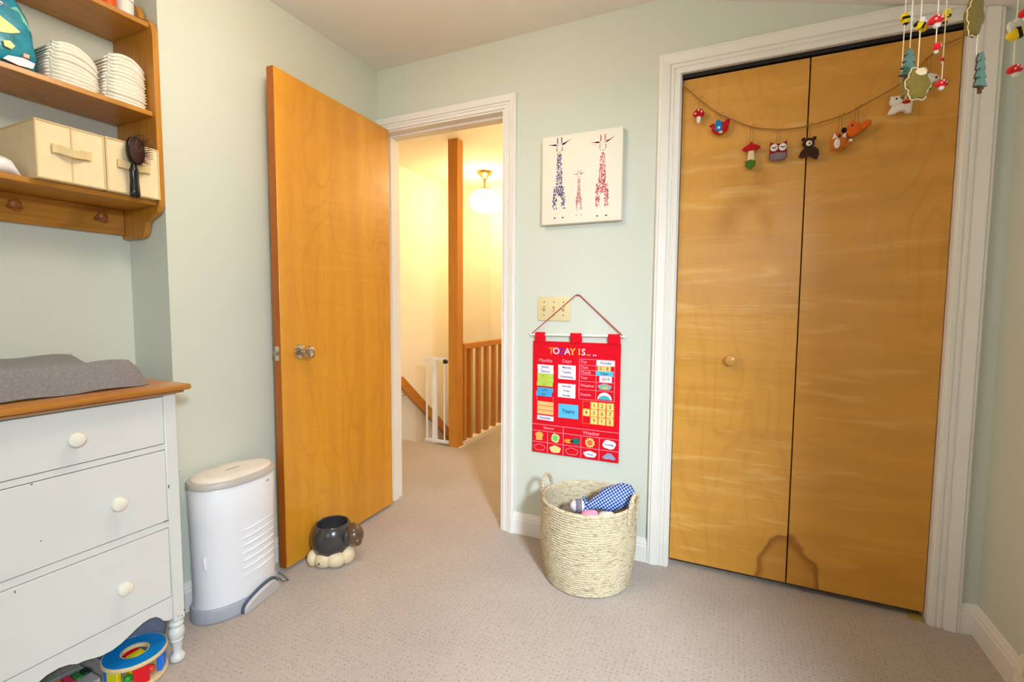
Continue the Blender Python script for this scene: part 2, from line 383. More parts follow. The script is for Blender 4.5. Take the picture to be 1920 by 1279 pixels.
# jamb linings and stops
bm = BM(); j = .012
box(bm, (DX0, D - .004, 0), (DX0 + j, T1 + .008, DZ)); box(bm, (DX1 - j, D - .004, 0), (DX1, T1 + .008, DZ)); box(bm, (DX0 + j, D - .004, DZ - j), (DX1 - j, T1 + .008, DZ))
s0, s1 = D + .045, D + .085
box(bm, (DX0 + j, s0, 0), (DX0 + j + .01, s1, DZ - j)); box(bm, (DX1 - j - .01, s0, 0), (DX1 - j, s1, DZ - j)); box(bm, (DX0 + j + .01, s0, DZ - j - .01), (DX1 - j - .01, s1, DZ - j))
struct('trim_4', bm, trim_m, 'white jamb lining inside the hall doorway', 'trim')
bm = BM()
box(bm, (CX0, D - .002, 0), (CX0 + .004, T1, CZ)); box(bm, (CX1 - .004, D - .002, 0), (CX1, T1, CZ)); box(bm, (CX0 + .004, D - .002, CZ - .004), (CX1 - .004, T1, CZ))
o = struct('trim_5', bm, trim_m, 'white jamb lining of the closet opening', 'trim')
bm = BM(); box(bm, (CX0 + .005, D + .012, 2.040), (CX1 - .005, D + .065, CZ - .005)); obj('door_track', bm, black_m, o)
def baseboard(name, p, q, inward, label):
    p, q = Vector(p), Vector(q); d = (q - p).normalized(); n = Vector(inward)
    prof = [(0, 0), (.014, 0), (.014, .070), (.011, .076), (.011, .084), (.006, .094), (.004, .102), (0, .104)]
    bm = BM(); rings(bm, [[Vector((c.x + n.x * u, c.y + n.y * u, v)) for u, v in prof] for c in (p, q)])
    return struct(name, bm, trim_m, label, 'baseboard', angle=25)
baseboard('baseboard_back', (DX1 + .062, D, 0), (CX0 - .084, D, 0), (0, -1, 0), 'white baseboard behind the woven basket')
baseboard('baseboard_corner', (CX1 + .084, D, 0), (R, D, 0), (0, -1, 0), 'short white baseboard between closet casing and corner')
baseboard('baseboard_right', (R, Y0, 0), (R, D, 0), (-1, 0, 0), 'white baseboard along the right wall')
baseboard('baseboard_left', (L, 1.012, 0), (L, D - .02, 0), (1, 0, 0), 'white baseboard behind the pail and the open door')
baseboard('baseboard_front', (R, Y0, 0), (L, Y0, 0), (0, 1, 0), 'white baseboard behind the viewer')

# ------------------------------------------------------------------ doors
DW, DH, DT = 0.734, 2.03, 0.035
door = thing('door_1', 'open amber varnished flat birch door with a round metal knob', 'door', (-1.6985, 2.094, 0.015), -0.0508 * -1, kind='structure')
door.rotation_euler = (0, 0, 0.0508)
bm = BM(); box(bm, (-DT, -DW, 0), (0, -.001, DH), .0015); obj('slab', bm, door_m, door)
bm = BM(); box(bm, (-DT + .001, -DW - .003, .001), (-.001, -DW, DH - .001)); obj('edge_band', bm, dooredge_m, door)
kz, ky = 0.903, -DW + .098
for sgn, x in ((1, 0.0), (-1, -DT)):
    M = Matrix.Translation((x, ky, kz)) @ Matrix.Rotation(PI / 2 * sgn, 4, 'Y')
    bm = BM(); lathe(bm, [(.033, 0), (.033, .003), (.030, .008), (.020, .010), (.012, .013), (.011, .026), (.014, .030), (.024, .036), (.0275, .046), (.027, .056), (.023, .064), (.014, .067), (.012, .0655), (.0005, .0655)], 28, M)
    obj('knob', bm, steel_m, door)
bm = BM(); box(bm, (-DT + .006, -DW - .0045, kz - .029), (-.006, -DW - .003, kz + .029)); lp = obj('latch_plate', bm, steel_m, door)
bm = BM(); prism(bm, [(-.006, 0), (.006, 0), (.006, .004), (-.006, .011)], frame((-DT / 2, -DW - .0045, kz - .008), (1, 0, 0), (0, -1, 0)), -.016)
obj('latch_bolt', bm, steel_m, door)
for hz in (.22, 1.02, 1.80):
    bm = BM(); lathe(bm, [(.006, 0), (.006, .09)], 10, Matrix.Translation((-DT - .004, 0.001, hz))); obj('hinge', bm, steel_m, door)

def closet_door(name, x0, x1, m, label):
    bm = BM(); box(bm, (x0, D + .022, .026), (x1, D + .052, 2.036), .0015)
    return struct(name, bm, m, label, 'door')
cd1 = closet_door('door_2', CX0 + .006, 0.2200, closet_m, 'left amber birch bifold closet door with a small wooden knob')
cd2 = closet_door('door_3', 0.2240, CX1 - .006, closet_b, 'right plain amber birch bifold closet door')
knobwood = wood('maple_knob', (214, 156, 74), (150, 90, 30), 0.3, 'y', 0.1, 0, 0.2, coat=0.3)
bm = BM(); lathe(bm, [(.010, 0), (.010, .008), (.018, .016), (.0215, .024), (.021, .030), (.016, .034), (.0005, .0355)], 24, Matrix.Translation((-.006, D + .022, .905)) @ Matrix.Rotation(PI / 2, 4, 'X'))
obj('knob', bm, knobwood, cd1)
bm = BM(); box(bm, (CX1 - .050, D + .002, 0), (CX1 - .008, D + .050, .005)); obj('floor_bracket', bm, mat('dull_brass', (176, 146, 80), 0.5), cd2)

# ------------------------------------------------------------------ hall: post, railing, gate, stairs, lamp
bm = BM(); box(bm, (-2.030, 3.195, 0), (-1.946, 3.279, 2.385), .002)
tag(obj('newel_post', bm, post_m), 'tall stained wooden post from hall floor to ceiling', 'post')
rail = thing('stair_railing', 'stained wooden stair railing with square balusters on a white curb', 'railing', (-1.95, 3.28, 0))
bm = BM(); box(bm, (-1.985, 3.279, 0), (-1.925, HF - .06, .035)); obj('curb', bm, trim_m, rail, True)
bm = BM(); box(bm, (-1.980, 3.279, .775), (-1.930, HF - .06, .822), .004); obj('top_rail', bm, rail_m, rail, True)
bmesh_b = BM(); box(bmesh_b, (-.018, -.018, 0), (.018, .018, .74)); b0 = obj('baluster', bmesh_b, post_m, rail)
yb = 3.302; first = True
while yb < HF - .1:
    b_ = b0 if first else b0.copy()
    if not first: COL.objects.link(b_)
    b_.parent = rail; b_.location = (-.005, yb - 3.28, .035); first = False; yb += .098 if yb < 3.31 else .143
# handrail on the stairwell wall
hr = thing('handrail', 'stained wooden handrail running down the stairwell wall', 'handrail', (-2.76, 3.49, .44))
bm = BM(); obox(bm, (-2.735, 3.488, .442), (-2.735, 4.56, -.46), .035, .085); obj('rail', bm, rail_m, hr, True)
for t_ in (.12, .55, .9):
    bm = BM(); yy = 3.488 + 1.07 * t_; zz = .442 - .90 * t_; obox(bm, (-2.80, yy, zz - .06), (-2.735, yy, zz - .03), .012, .012); obj('bracket', bm, brass_m, hr, True)
gate_m = mat('white_gate_enamel', (242, 242, 240), 0.35)
gt = thing('safety_gate', 'white metal safety gate standing open at the stair top', 'gate', (-2.17, 3.25, 0))
for x, rr in ((-2.275, .008), (-2.105, .007)):
    bm = BM(); lathe(bm, [(rr, .012), (rr, .69)], 10, Matrix.Translation((x, 3.25, 0))); obj('bar', bm, gate_m, gt, True)
bm = BM(); box(bm, (-2.216, 3.234, 0), (-2.178, 3.266, .70), .004); obj('upright', bm, gate_m, gt, True)
bm = BM(); obox(bm, (-2.29, 3.25, .692), (-2.05, 3.25, .692), .022, .02); obj('top_bar', bm, gate_m, gt, True)
bm = BM(); obox(bm, (-2.29, 3.25, .016), (-2.035, 3.25, .016), .022, .02); obj('bottom_bar', bm, gate_m, gt, True)
bm = BM(); lathe(bm, [(.018, 0), (.018, .03), (.01, .034)], 14, Matrix.Translation((-2.085, 3.255, .675)) @ Matrix.Rotation(PI / 2, 4, 'X')); obj('latch', bm, black_m, gt, True)
bm = BM(); obox(bm, (-2.07, 3.25, .675), (-2.031, 3.25, .675), .012, .012); obj('wall_clamp', bm, gate_m, gt, True)
st = thing('staircase', 'carpeted stairs descending behind the safety gate', 'stairs', (-2.35, 3.2, -.19), kind='structure')
for i in range(6):
    bm = BM(); box(bm, (HL, 3.20 + .235 * i, -.19 * (i + 1) - .19), (-1.99, 3.20 + .235 * (i + 1), -.19 * (i + 1))); obj('step', bm, carpet_m, st, True)
bm = BM(); box(bm, (-1.99, 3.20, -2.0), (-1.93, HF, -.0)); struct('wall_stair_side', bm, hallwall_m, 'cream wall below the stair railing', 'wall')
globe_m = bpy.data.materials.new('lit_opal_glass'); globe_m.use_nodes = True
_b = globe_m.node_tree.nodes['Principled BSDF']; _b.inputs['Base Color'].default_value = (1, .95, .85, 1); _b.inputs['Emission Color'].default_value = (1.0, 0.72, 0.37, 1); _b.inputs['Emission Strength'].default_value = HALL_LAMP
globe2_m = globe_m.copy(); globe2_m.name = 'lit_opal_glass_bedroom'
_b = globe2_m.node_tree.nodes['Principled BSDF']; _b.inputs['Emission Color'].default_value = (1.0, 0.87, 0.70, 1); _b.inputs['Emission Strength'].default_value = ROOM_LAMP
def ceiling_lamp(name, label, x, y, zc, gm):
    t = thing(name, label, 'lamp', (x, y, zc))
    bm = BM(); lathe(bm, [(.012, -.10), (.014, -.075), (.026, -.060), (.055, -.03), (.075, -.012), (.078, -.001)], 28); obj('canopy', bm, brass_m, t)
    bm = BM(); lathe(bm, [(.010, -.16), (.010, -.10)], 12); obj('stem', bm, brass_m, t)
    bm = BM(); lathe(bm, [(.042, -.150), (.05, -.156), (.05, -.166), (.042, -.166)], 20); obj('collar', bm, brass_m, t)
    pr = [(.0005, -.375), (.055, -.372), (.100, -.355), (.130, -.325), (.142, -.285), (.138, -.245), (.118, -.205), (.085, -.178), (.048, -.166)]
    bm = BM(); lathe(bm, pr, 36); obj('globe', bm, gm, t)
    return t
ceiling_lamp('pendant_lamp', 'lit white glass globe lamp hanging from the hall ceiling', -2.185, 4.08, 2.385, globe_m)
ceiling_lamp('pendant_lamp', 'added unseen globe lamp giving the hall more warm light', -1.02, 3.45, 2.385, globe_m)  # added lamp out of view, put in to lift the hall's warm light
ceiling_lamp('ceiling_lamp', 'lit white glass globe lamp on the bedroom ceiling', -0.95, 0.92, H, globe2_m)

# ------------------------------------------------------------------ dresser
paint_m = mat('worn_white_paint', (221, 221, 216), 0.45, noise=(5, 0.025), bump=(60, 0.04, 0.002))
chip_m = mat('paint_chip_wood', (74, 58, 44), 0.8)
DY0, DY1, DF, DB, DZT = -0.02, 0.878, -1.530, -1.965, 0.848
dr = thing('dresser', 'white painted wooden dresser with oak top and round knobs', 'dresser', (-1.75, .43, 0))
def dpart(n, bm, m=paint_m, par=dr): return obj(n, bm, m, par, True) if par is dr else obj(n, bm, m, par)
bm = BM(); box(bm, (DB, DY0, DZT), (DF + .02, DY1 + .014, DZT + .008), .003); box(bm, (DB - .005, DY0 - .012, DZT + .008), (DF + .035, DY1 + .027, DZT + .026), .006, 2); dpart('top', bm, top_m)
SW = .036
for yy in (DY0, DY1 - SW):
    bm = BM(); box(bm, (DF - .036, yy, .135), (DF, yy + SW, DZT), .003); dpart('corner_post', bm)
    bm = BM(); lathe(bm, [(.0135, 0), (.019, .004), (.021, .012), (.019, .020), (.0135, .026), (.0125, .034), (.014, .050), (.0165, .066), (.0185, .070), (.0165, .074), (.020, .082), (.0215, .094), (.020, .106), (.015, .112), (.019, .117), (.0205, .122), (.019, .127), (.0165, .130), (.0175, .136)], 18, Matrix.Translation((DF - .018, yy + .018, 0))); dpart('leg', bm)
    bm = BM(); box(bm, (DB, yy, 0), (DB + .03, yy + SW, DZT), .003); dpart('rear_post', bm)
for yy in (DY0 + .006, DY1 - .018):
    bm = BM(); box(bm, (DB + .03, yy, .16), (DF - .036, yy + .012, DZT)); dpart('side_panel', bm)
bm = BM(); box(bm, (DB, DY0 + SW, .16), (DB + .008, DY1 - SW, DZT)); dpart('back_panel', bm)
yi0, yi1 = DY0 + SW, DY1 - SW
for z0, z1 in ((.842, DZT), (.681, .697), (.441, .461), (.206, .222)):
    bm = BM(); box(bm, (DF - .03, yi0, z0), (DF - .002, yi1, z1)); dpart('rail', bm)
knob_m = mat('cream_knob_enamel', (238, 232, 216), 0.28)
for z0, z1, yk in ((.698, .841, .631), (.462, .680, .716), (.2235, .440, .720)):
    bm = BM(); box(bm, (DF - .022, yi0 + .0018, z0 + .001), (DF, yi1 - .0018, z1 - .0015), .0012)
    dw = dpart('drawer', bm)
    for y in (yk, DY0 + DY1 - yk):
        kz = {.698: .768, .462: .567, .2235: .323}[z0]
        bm = BM(); lathe(bm, [(.009, 0), (.009, .006), (.012, .010), (.0185, .017), (.0195, .022), (.017, .028), (.010, .031), (.0005, .032)], 22, Matrix.Translation((DF, y - .008, kz)) @ Matrix.Rotation(PI / 2, 4, 'Y'))
        o = obj('knob', bm, knob_m, dw)
        # drawer inherits the dresser offset: keep the knob in world place
        o.matrix_parent_inverse = Matrix()
ap = [(yi1, .152), (.829, .152), (.818, .158), (.807, .174), (.796, .184), (.780, .188), (.763, .186), (.745, .179), (.725, .169), (.705, .160), (.685, .155), (.657, .156), (.640, .162), (.625, .167), (.607, .170), (.590, .180), (.570, .185), (.545, .183), (.520, .172), (.495, .163), (.465, .158), (.43, .156)]
full = ap + [(DY0 + DY1 - y, z) for y, z in reversed(ap)]
bm = BM(); prism(bm, [(yi1, .206)] + full + [(yi0, .206)], YZ((DF - .022, 0, 0)), .019); dpart('apron', bm)
for (y, z, w, h) in ((.835, .4625, .014, .0022), (.846, .565, .0025, .010), (.878, .60, .001, .004), (.498, .428, .002, .006), (.875, .160, .003, .004), (.858, .150, .004, .002), (.868, .146, .003, .003), (.55, .53, .003, .002), (.54, .676, .004, .003)):
    bm = BM(); box(bm, (DF - .0005, y - w / 2, z - h / 2), (DF + .0006, y + w / 2, z + h / 2)); dpart('paint_chip', bm, chip_m)

# changing pad: contoured, raised front and rear edges
pad_m = mat('grey_heather_fabric', (136, 130, 128), 0.95, noise=(160, 0.16), bump=(380, 0.5, 0.003), sheen=0.15, spec=0.1)
bm = BM(); PX0, PX1, PY0, PY1 = -1.945, -1.565, .05, .835; zt = DZT + .0265
nx, ny = 26, 34; rs = []
prof = []
for i in range(nx + 1):
    u = i / nx
    hgt = .050 + .045 * (abs(2 * u - 1) ** 2.0)
    e = min(u, 1 - u) / .10
    if e < 1: hgt *= (1 - (1 - e) ** 2.4) * .96 + .04
    prof.append((PX0 + (PX1 - PX0) * u, hgt))
for k in range(ny + 1):
    v = k / ny; e = min(v, 1 - v) / .07; sc_ = 1.0 if e >= 1 else (1 - (1 - e) ** 2.2) * .92 + .08
    inset = 0 if e >= 1 else (1 - e) ** 2 * .018
    y = PY0 + (PY1 - PY0) * v
    ring = [Vector((x + (inset if x < (PX0 + PX1) / 2 else -inset), y, zt + h * sc_ + .0025 * math.sin(y * 37 + x * 20) * sc_)) for x, h in prof]
    ring += [Vector((PX1 - .012 - inset, y, zt)), Vector((PX0 + .012 + inset, y, zt))]
    rs.append(ring)
rings(bm, rs)
tag(obj('changing_pad', bm, pad_m, angle=70), 'grey heather contoured changing pad on the dresser top', 'changing pad')

# ------------------------------------------------------------------ wall shelf in the recess
sh = thing('wall_shelf', 'oak wall shelf with scrolled sides and pegs above the dresser', 'shelf', (-2.0, .45, 1.36))
SY0, SY1, SF = -0.12, 1.008, -1.770
sp = [(-1.999, 1.345), (-1.885, 1.345), (-1.872, 1.352), (-1.862, 1.368), (-1.858, 1.385), (-1.848, 1.400), (-1.830, 1.408), (-1.806, 1.414), (-1.786, 1.428), (-1.775, 1.448), (SF, 1.468), (SF, 2.000), (-1.775, 2.025), (-1.787, 2.045), (-1.805, 2.058), (-1.828, 2.064), (-1.838, 2.070), (-1.844, 2.090), (-1.856, 2.110), (-1.876, 2.122), (-1.90, 2.124), (-1.93, 2.118), (-1.999, 2.118)]
for y in (SY0, SY1 - .018):
    bm = BM(); prism(bm, sp, frame((0, y + .018, 0), (1, 0, 0), (0, 0, 1)), .018); obj('side_panel', bm, shelfv_m, sh, True)
SZ = (1.446, 1.7385, 2.0225)
for z in SZ:
    bm = BM(); box(bm, (-1.999, SY0 + .018, z), (-1.785, SY1 - .018, z + .0165), .002); obj('shelf_board', bm, shelf_m, sh, True)
bm = BM(); box(bm, (-1.999, SY0 + .018, 1.358), (-1.983, SY1 - .018, 1.446), .002); br = obj('peg_rail', bm, shelf_m, sh, True)
peg_m = wood('oak_peg', (160, 92, 30), (100, 50, 10), 0.4, 'x', 0.2, 0, 0.3)
for y in (-.009 + .0, .254, .472, .689, .906):
    bm = BM(); lathe(bm, [(.007, 0), (.0065, .020), (.009, .028), (.0135, .034), (.015, .040), (.0135, .047), (.008, .051), (.0005, .052)], 16, Matrix.Translation((-1.983, y, 1.404)) @ Matrix.Rotation(PI / 2 - .12, 4, 'Y'))
    obj('peg', bm, peg_m, sh, True)

# fabric bins on the lowest board
bin_m = mat('cream_canvas', (238, 218, 176), 0.9, noise=(40, 0.04), bump=(420, 0.35, 0.002), spec=0.1)
band_m = mat('cream_canvas_band', (222, 198, 148), 0.9, noise=(40, 0.04), bump=(420, 0.35, 0.002), spec=0.1)
zb = SZ[0] + .0166
def fabric_bin(y0, y1, x0, x1, h, label):
    t = thing('storage_bin', label, 'storage bin', ((x0 + x1) / 2, (y0 + y1) / 2, zb), group='cream fabric bins on the lowest shelf')
    bm = BM(); w = .004
    n = 8
    # open box with gently bowed sides
    def loop(off, z, bow):
        pts = []
        for a, b in (((x0 + off, y0 + off), (x1 - off, y0 + off)), ((x1 - off, y0 + off), (x1 - off, y1 - off)), ((x1 - off, y1 - off), (x0 + off, y1 - off)), ((x0 + off, y1 - off), (x0 + off, y0 + off))):
            dx, dy = b[0] - a[0], b[1] - a[1]; l = math.hypot(dx, dy)
            for k in range(n):
                s = k / n; k_ = bow * math.sin(PI * s); pts.append(Vector((a[0] + dx * s - dy / l * k_, a[1] + dy * s + dx / l * k_, z)))
        return pts
    rings(bm, [loop(w, zb + .004, 0), loop(w, zb + h, 0), loop(0, zb + h, 0), loop(0, zb + h * .75, .0025), loop(0, zb + h * .4, .003), loop(0, zb, 0)], caps=False)
    bm.verts.ensure_lookup_table()
    k = 4 * n
    bm.faces.new([bm.verts[i] for i in range(k)]); bm.faces.new([bm.verts[i] for i in range(5 * k, 6 * k)])
    obj('body', bm, bin_m, t, True, angle=60)
    bm = BM()
    for (p, q) in (((x1, y0, zb), (x1, y0, zb + h)), ((x1, y1, zb), (x1, y1, zb + h)), ((x1, y0, zb + h), (x1, y1, zb + h)), ((x1, y0, zb + .002), (x1, y1, zb + .002)), ((x0, y0, zb + h), (x1, y0, zb + h)), ((x0, y1, zb + h), (x1, y1, zb + h))):
        tube(bm, [p, q], .0028, 6)
    obj('piping', bm, band_m, t, True)
    ym = (y0 + y1) / 2
    bm = BM(); tube(bm, [(x1 + .0012, ym, zb + .003), (x1 + .0045, ym, zb + h * .5), (x1 + .0012, ym, zb + h - .002)], .0012, 6); obj('seam', bm, band_m, t, True)
    bm = BM(); hz = zb + h * .56; hw = .034
    pts = [(x1 + .005 + .012 * math.sin(PI * s / 10), ym - hw + 2 * hw * s / 10, hz - .006 * math.sin(PI * s / 10)) for s in range(11)]
    rings(bm, [[Vector((p[0] + a, p[1], p[2] + b)) for a, b in ((-.0012, -.011), (.0012, -.011), (.0012, .011), (-.0012, .011))] for p in pts])
    for s in (-1, 1): box(bm, (x1 + .001, ym + s * hw - .012, hz - .012), (x1 + .006, ym + s * hw + .012, hz + .012))
    obj('handle', bm, band_m, t, True)
    return t
fabric_bin(.676, .834, -1.99, -1.762, .158, 'cream fabric storage bin on the lowest shelf left of the hairbrush')
fabric_bin(.8405, .9865, -1.99, -1.762, .160, 'cream fabric storage bin with a hairbrush tucked into its handle')
# hairbrush tucked in the handle
hb = thing('hairbrush', 'black hairbrush with pink bristle tips hanging on the fabric bin', 'hairbrush', (-1.739, .908, 1.452))
plast = mat('black_plastic', (20, 19, 20), 0.25)
bx, by = -1.739, .908
bm = BM(); lathe(bm, [(.011, 0), (.0145, .004), (.0145, .02), (.0125, .05), (.0125, .080), (.0135, .084), (.0115, .088), (.008, .1), (.0075, .112)], 16, Matrix.Translation((bx, by - .006, 1.452)), 0.8, 1.0); obj('handle', bm, plast, hb, True)
bm = BM(); puffy(bm, [(v[0], v[1]) for v in [(.026 * (abs(math.cos(a)) ** .75) * math.copysign(1, math.cos(a)), .044 * math.sin(a)) for a in [2 * PI * k / 24 for k in range(24)]]], .016, Matrix.Translation((bx, by, 1.597)) @ Matrix.Rotation(PI / 2, 4, 'Z')); obj('paddle', bm, plast, hb, True)
bm = BM(); ball(bm, (bx + .008, by, 1.597), (.006, .021, .037), 18); obj('cushion', bm, mat('brown_rubber', (92, 62, 40), 0.6), hb, True)
bm = BM()
for iy in range(-4, 5):
    for iz in range(-7, 8):
        yy, zz = iy * .0048, iz * .0054 + (iy % 2) * .0025
        if (yy / .022) ** 2 + (zz / .040) ** 2 < 1:
            d = Vector((.022, yy * .55, zz * .35)); p = Vector((bx + .010, by + yy, 1.597 + zz)); tube(bm, [p, p + d * 1.15], .0009, 4)
obj('bristles', bm, mat('dark_bristles', (84, 44, 44), 0.4), hb, True, kind='stuff')

# folded diapers on the middle board
dia_m = mat('diaper_white', (244, 236, 222), 0.9, noise=(60, 0.03), bump=(90, 0.12, 0.003), spec=0.1)
dia_e = mat('diaper_trim', (214, 224, 214), 0.9)
zd = SZ[1] + .0167
ORD = ['', 'second', 'third', 'fourth', 'fifth', 'sixth', 'seventh', 'eighth', 'ninth', 'tenth', 'eleventh', 'twelfth', 'thirteenth']
def diaper_stack(y0, y1, x0, x1, n, hmid, hend, label, group, lean=0.0):
    yc = (y0 + y1) / 2; hw = (y1 - y0) / 2
    for k in range(n):
        bm = BM(); rs = []
        jy = random.uniform(-.002, .002); jx = random.uniform(-.004, .001); N = 14
        shr = 1 - .10 * (k / n) ** 2
        for i in range(N + 1):
            s = -1 + 2 * i / N
            def zc(j): return zd + j * (hmid + (hend - hmid) * abs(s) ** 2.2 + lean * s) / n
            y = yc + jy + s * hw * shr; a, b = zc(k) + .0003, zc(k + 1) - .0003
            th = b - a; e = max(0.0, (abs(s) - .86) / .14); pin = .38 * th * e
            xf = x1 + jx - .010 * abs(s) ** 3
            rs.append([Vector((x0, y, a + pin)), Vector((xf - th * .45, y, a + pin)), Vector((xf, y, (a + b) / 2 - th * .12)), Vector((xf, y, (a + b) / 2 + th * .12)), Vector((xf - th * .45, y, b - pin)), Vector((x0, y, b - pin))])
        rings(bm, rs)
        d = obj('folded_diaper', bm, dia_m, angle=60); tag(d, ('lowest ' if k == 0 else 'topmost ' if k == n - 1 else ORD[k] + ' lowest ') + label, 'diaper', group)
        bm = BM(); s = -.68; y = yc + jy + s * hw * shr; zc0 = zd + (k + .5) * (hmid + (hend - hmid) * abs(s) ** 2.2 + lean * s) / n; th = hmid / n
        box(bm, (x1 + jx - .0075, y - .010, zc0 - th * .2), (x1 + jx - .0015, y + .010, zc0 + th * .2)); obj('elastic_trim', bm, dia_e, d)
diaper_stack(.722, .853, -1.925, -1.793, 11, .122, .092, 'folded white diaper in the shorter stack beside the bag', 'diapers in the shorter stack', -.006)
diaper_stack(.860, .984, -1.93, -1.793, 13, .152, .126, 'folded white diaper in the taller stack at the shelf end', 'diapers in the taller stack')

# soft plastic bag left of the diapers
bag_m = mat('teal_bag_film', (40, 140, 165), 0.25, noise=(26, 0.35), bump=(30, 0.3, 0.01))
bg = thing('diaper_bag', 'crumpled teal and yellow plastic bag on the middle shelf', 'bag', (-1.88, .60, zd))
bm = BM(); rs = []
for i, (z, hy, hx) in enumerate(((0, .085, .070), (.012, .100, .083), (.05, .104, .088), (.085, .100, .085), (.115, .096, .083), (.150, .090, .076), (.185, .080, .062), (.212, .070, .040))):
    ring = []
    for k in range(28):
        a = 2 * PI * k / 28; c, s = math.cos(a), math.sin(a)
        w = 1 + .035 * math.sin(5 * a + i) + .02 * math.sin(11 * a + 2 * i)
        ring.append(Vector((-1.882 + hx * w * math.copysign(abs(c) ** .6, c), .614 + hy * w * math.copysign(abs(s) ** .6, s) + (.004 if i > 3 else 0), zd + z)))
    rs.append(ring)
rings(bm, rs); obj('bag_body', bm, bag_m, bg, True, angle=50)
def bag_patch(n, poly, c, x):
    bm = BM(); prism(bm, poly, YZ((x, 0, 0)), .006); obj(n, bm, mat('bag_' + n, c, 0.3), bg, True)
bag_patch('yellow_band', [(.590, 1.822), (.652, 1.840), (.672, 1.852), (.655, 1.864), (.61, 1.888), (.590, 1.892)], (240, 204, 90), -1.8030)
bag_patch('white_base', [(.63, 1.764), (.66, 1.759), (.69, 1.762), (.695, 1.778), (.67, 1.782), (.64, 1.776)], (236, 226, 210), -1.794)
bag_patch('green_flap', [(.648, 1.905), (.672, 1.922), (.69, 1.895), (.697, 1.872), (.675, 1.866), (.655, 1.872)], (60, 170, 130), -1.8165)
bag_patch('yellow_patch', [(.632, 1.81), (.645, 1.815), (.655, 1.806), (.648, 1.795), (.634, 1.797)], (226, 204, 40), -1.792)
bag_patch('orange_patch', [(.672, 1.795), (.684, 1.796), (.682, 1.786), (.671, 1.786)], (232, 120, 70), -1.7925)
bag_patch('navy_label', [(.622, 1.888), (.652, 1.884), (.652, 1.920), (.622, 1.924)], (28, 60, 110), -1.8165)
bm = BM(); M = frame((-1.8100, .637, 1.909), (0, .97, -.24), (0, .24, .97)); text_bm(bm, 'S', M, .026, bold=.02); M = frame((-1.8100, .638, 1.894), (0, .97, -.24), (0, .24, .97)); text_bm(bm, 'S', M, .020, bold=.02)
obj('lettering', bm, mat('bag_letter_white', (240, 236, 236), 0.4), bg, True)
# wipes pack on the lowest board, jars on the highest
wipe_m = mat('white_wipes_film', (240, 238, 236), 0.35, bump=(30, 0.3, 0.006))
bm = BM(); rs = []
for i in range(13):
    s = i / 12; y = .47 + .185 * s; e = min(s, 1 - s) / .12; k = 1 if e >= 1 else max(.08, math.sin(e * PI / 2))
    rs.append([Vector((-1.86 + .062 * math.copysign(abs(math.cos(a)) ** .6, math.cos(a)), y, zb + .0005 + .026 * k + .026 * k * math.copysign(abs(math.sin(a)) ** .7, math.sin(a)))) for a in [2 * PI * q / 18 for q in range(18)]])
rings(bm, rs); wp = tag(obj('wipes_pack', bm, wipe_m, angle=60), 'white plastic wipes pack beside the fabric bins', 'wipes pack')
bm = BM(); box(bm, (-1.895, .53, zb + .049), (-1.825, .60, zb + .058), .003); obj('lid', bm, wipe_m, wp)
zt_ = SZ[2] + .0167
jr = thing('lotion_bottle', 'orange bottle with a white cap on the highest shelf', 'bottle', (-1.82, .892, zt_))
bm = BM(); lathe(bm, [(.018, 0), (.023, .004), (.023, .07), (.02, .08), (.011, .088)], 22, Matrix.Translation((-1.82, .892, zt_))); obj('bottle_body', bm, mat('orange_plastic', (214, 84, 24), 0.3), jr, True)
bm = BM(); lathe(bm, [(.012, .088), (.012, .112), (.010, .114)], 18, Matrix.Translation((-1.82, .892, zt_))); obj('cap', bm, wipe_m, jr, True)
tb = thing('cream_jar', 'white jar at the end of the highest shelf', 'jar', (-1.825, .947, zt_))
bm = BM(); lathe(bm, [(.022, 0), (.026, .004), (.026, .05), (.022, .054)], 22, Matrix.Translation((-1.835, .945, zt_))); obj('jar_body', bm, mat('pale_jar', (220, 226, 220), 0.3), tb, True)
bm = BM(); lathe(bm, [(.027, .054), (.027, .068), (.025, .07)], 22, Matrix.Translation((-1.835, .945, zt_))); obj('lid', bm, wipe_m, tb, True)

# ------------------------------------------------------------------ diaper pail
pail_m = mat('white_pail_plastic', (236, 236, 240), 0.32, noise=(4, 0.01))
pgrey = mat('warm_grey_plastic', (190, 182, 174), 0.4)
pblue = mat('cool_grey_plastic', (164, 168, 178), 0.4)
pl = thing('diaper_pail', 'white oval step diaper pail with grey rim against the left wall', 'diaper pail', (-1.672, 1.146, 0))
def oval(bm, prof, ax, by_, seg=44):
    rs = []
    for s, z in prof:
        rs.append([Vector(((ax + s) * math.copysign(abs(math.cos(a)) ** .92, math.cos(a)), (by_ + s) * math.copysign(abs(math.sin(a)) ** .92, math.sin(a)), z)) for a in [2 * PI * k / seg for k in range(seg)]])
    return rings(bm, rs)
PA, PB = .098, .152
bm = BM(); oval(bm, [(.0, 0), (.004, .003), (.004, .040), (.0, .048), (-.006, .050)], PA - .004, PB + .004); obj('base', bm, pblue, pl)
bm = BM(); oval(bm, [(-.004, .050), (-.004, .2), (-.001, .35), (.001, .468), (-.002, .474)], PA, PB); bd = obj('body', bm, pail_m, pl)
bm = BM(); oval(bm, [(.001, .474), (.005, .477), (.005, .490), (.001, .496), (-.006, .497)], PA, PB); obj('rim', bm, pgrey, pl)
bm = BM(); oval(bm, [(-.009, .495), (-.009, .502), (-.014, .506), (-.05, .508), (-.09, .508)], PA, PB); obj('lid', bm, mat('cream_pail_lid', (238, 226, 214), 0.35), pl)
bm = BM(); box(bm, (-.006, -.026, .5075), (.006, .026, .5095), .0008); obj('lid_emblem', bm, pgrey, pl)
def on_pail(y, extra=0.0, a=PA): return a * math.sqrt(max(0, 1 - (y / (PB + .004)) ** 2)) + extra
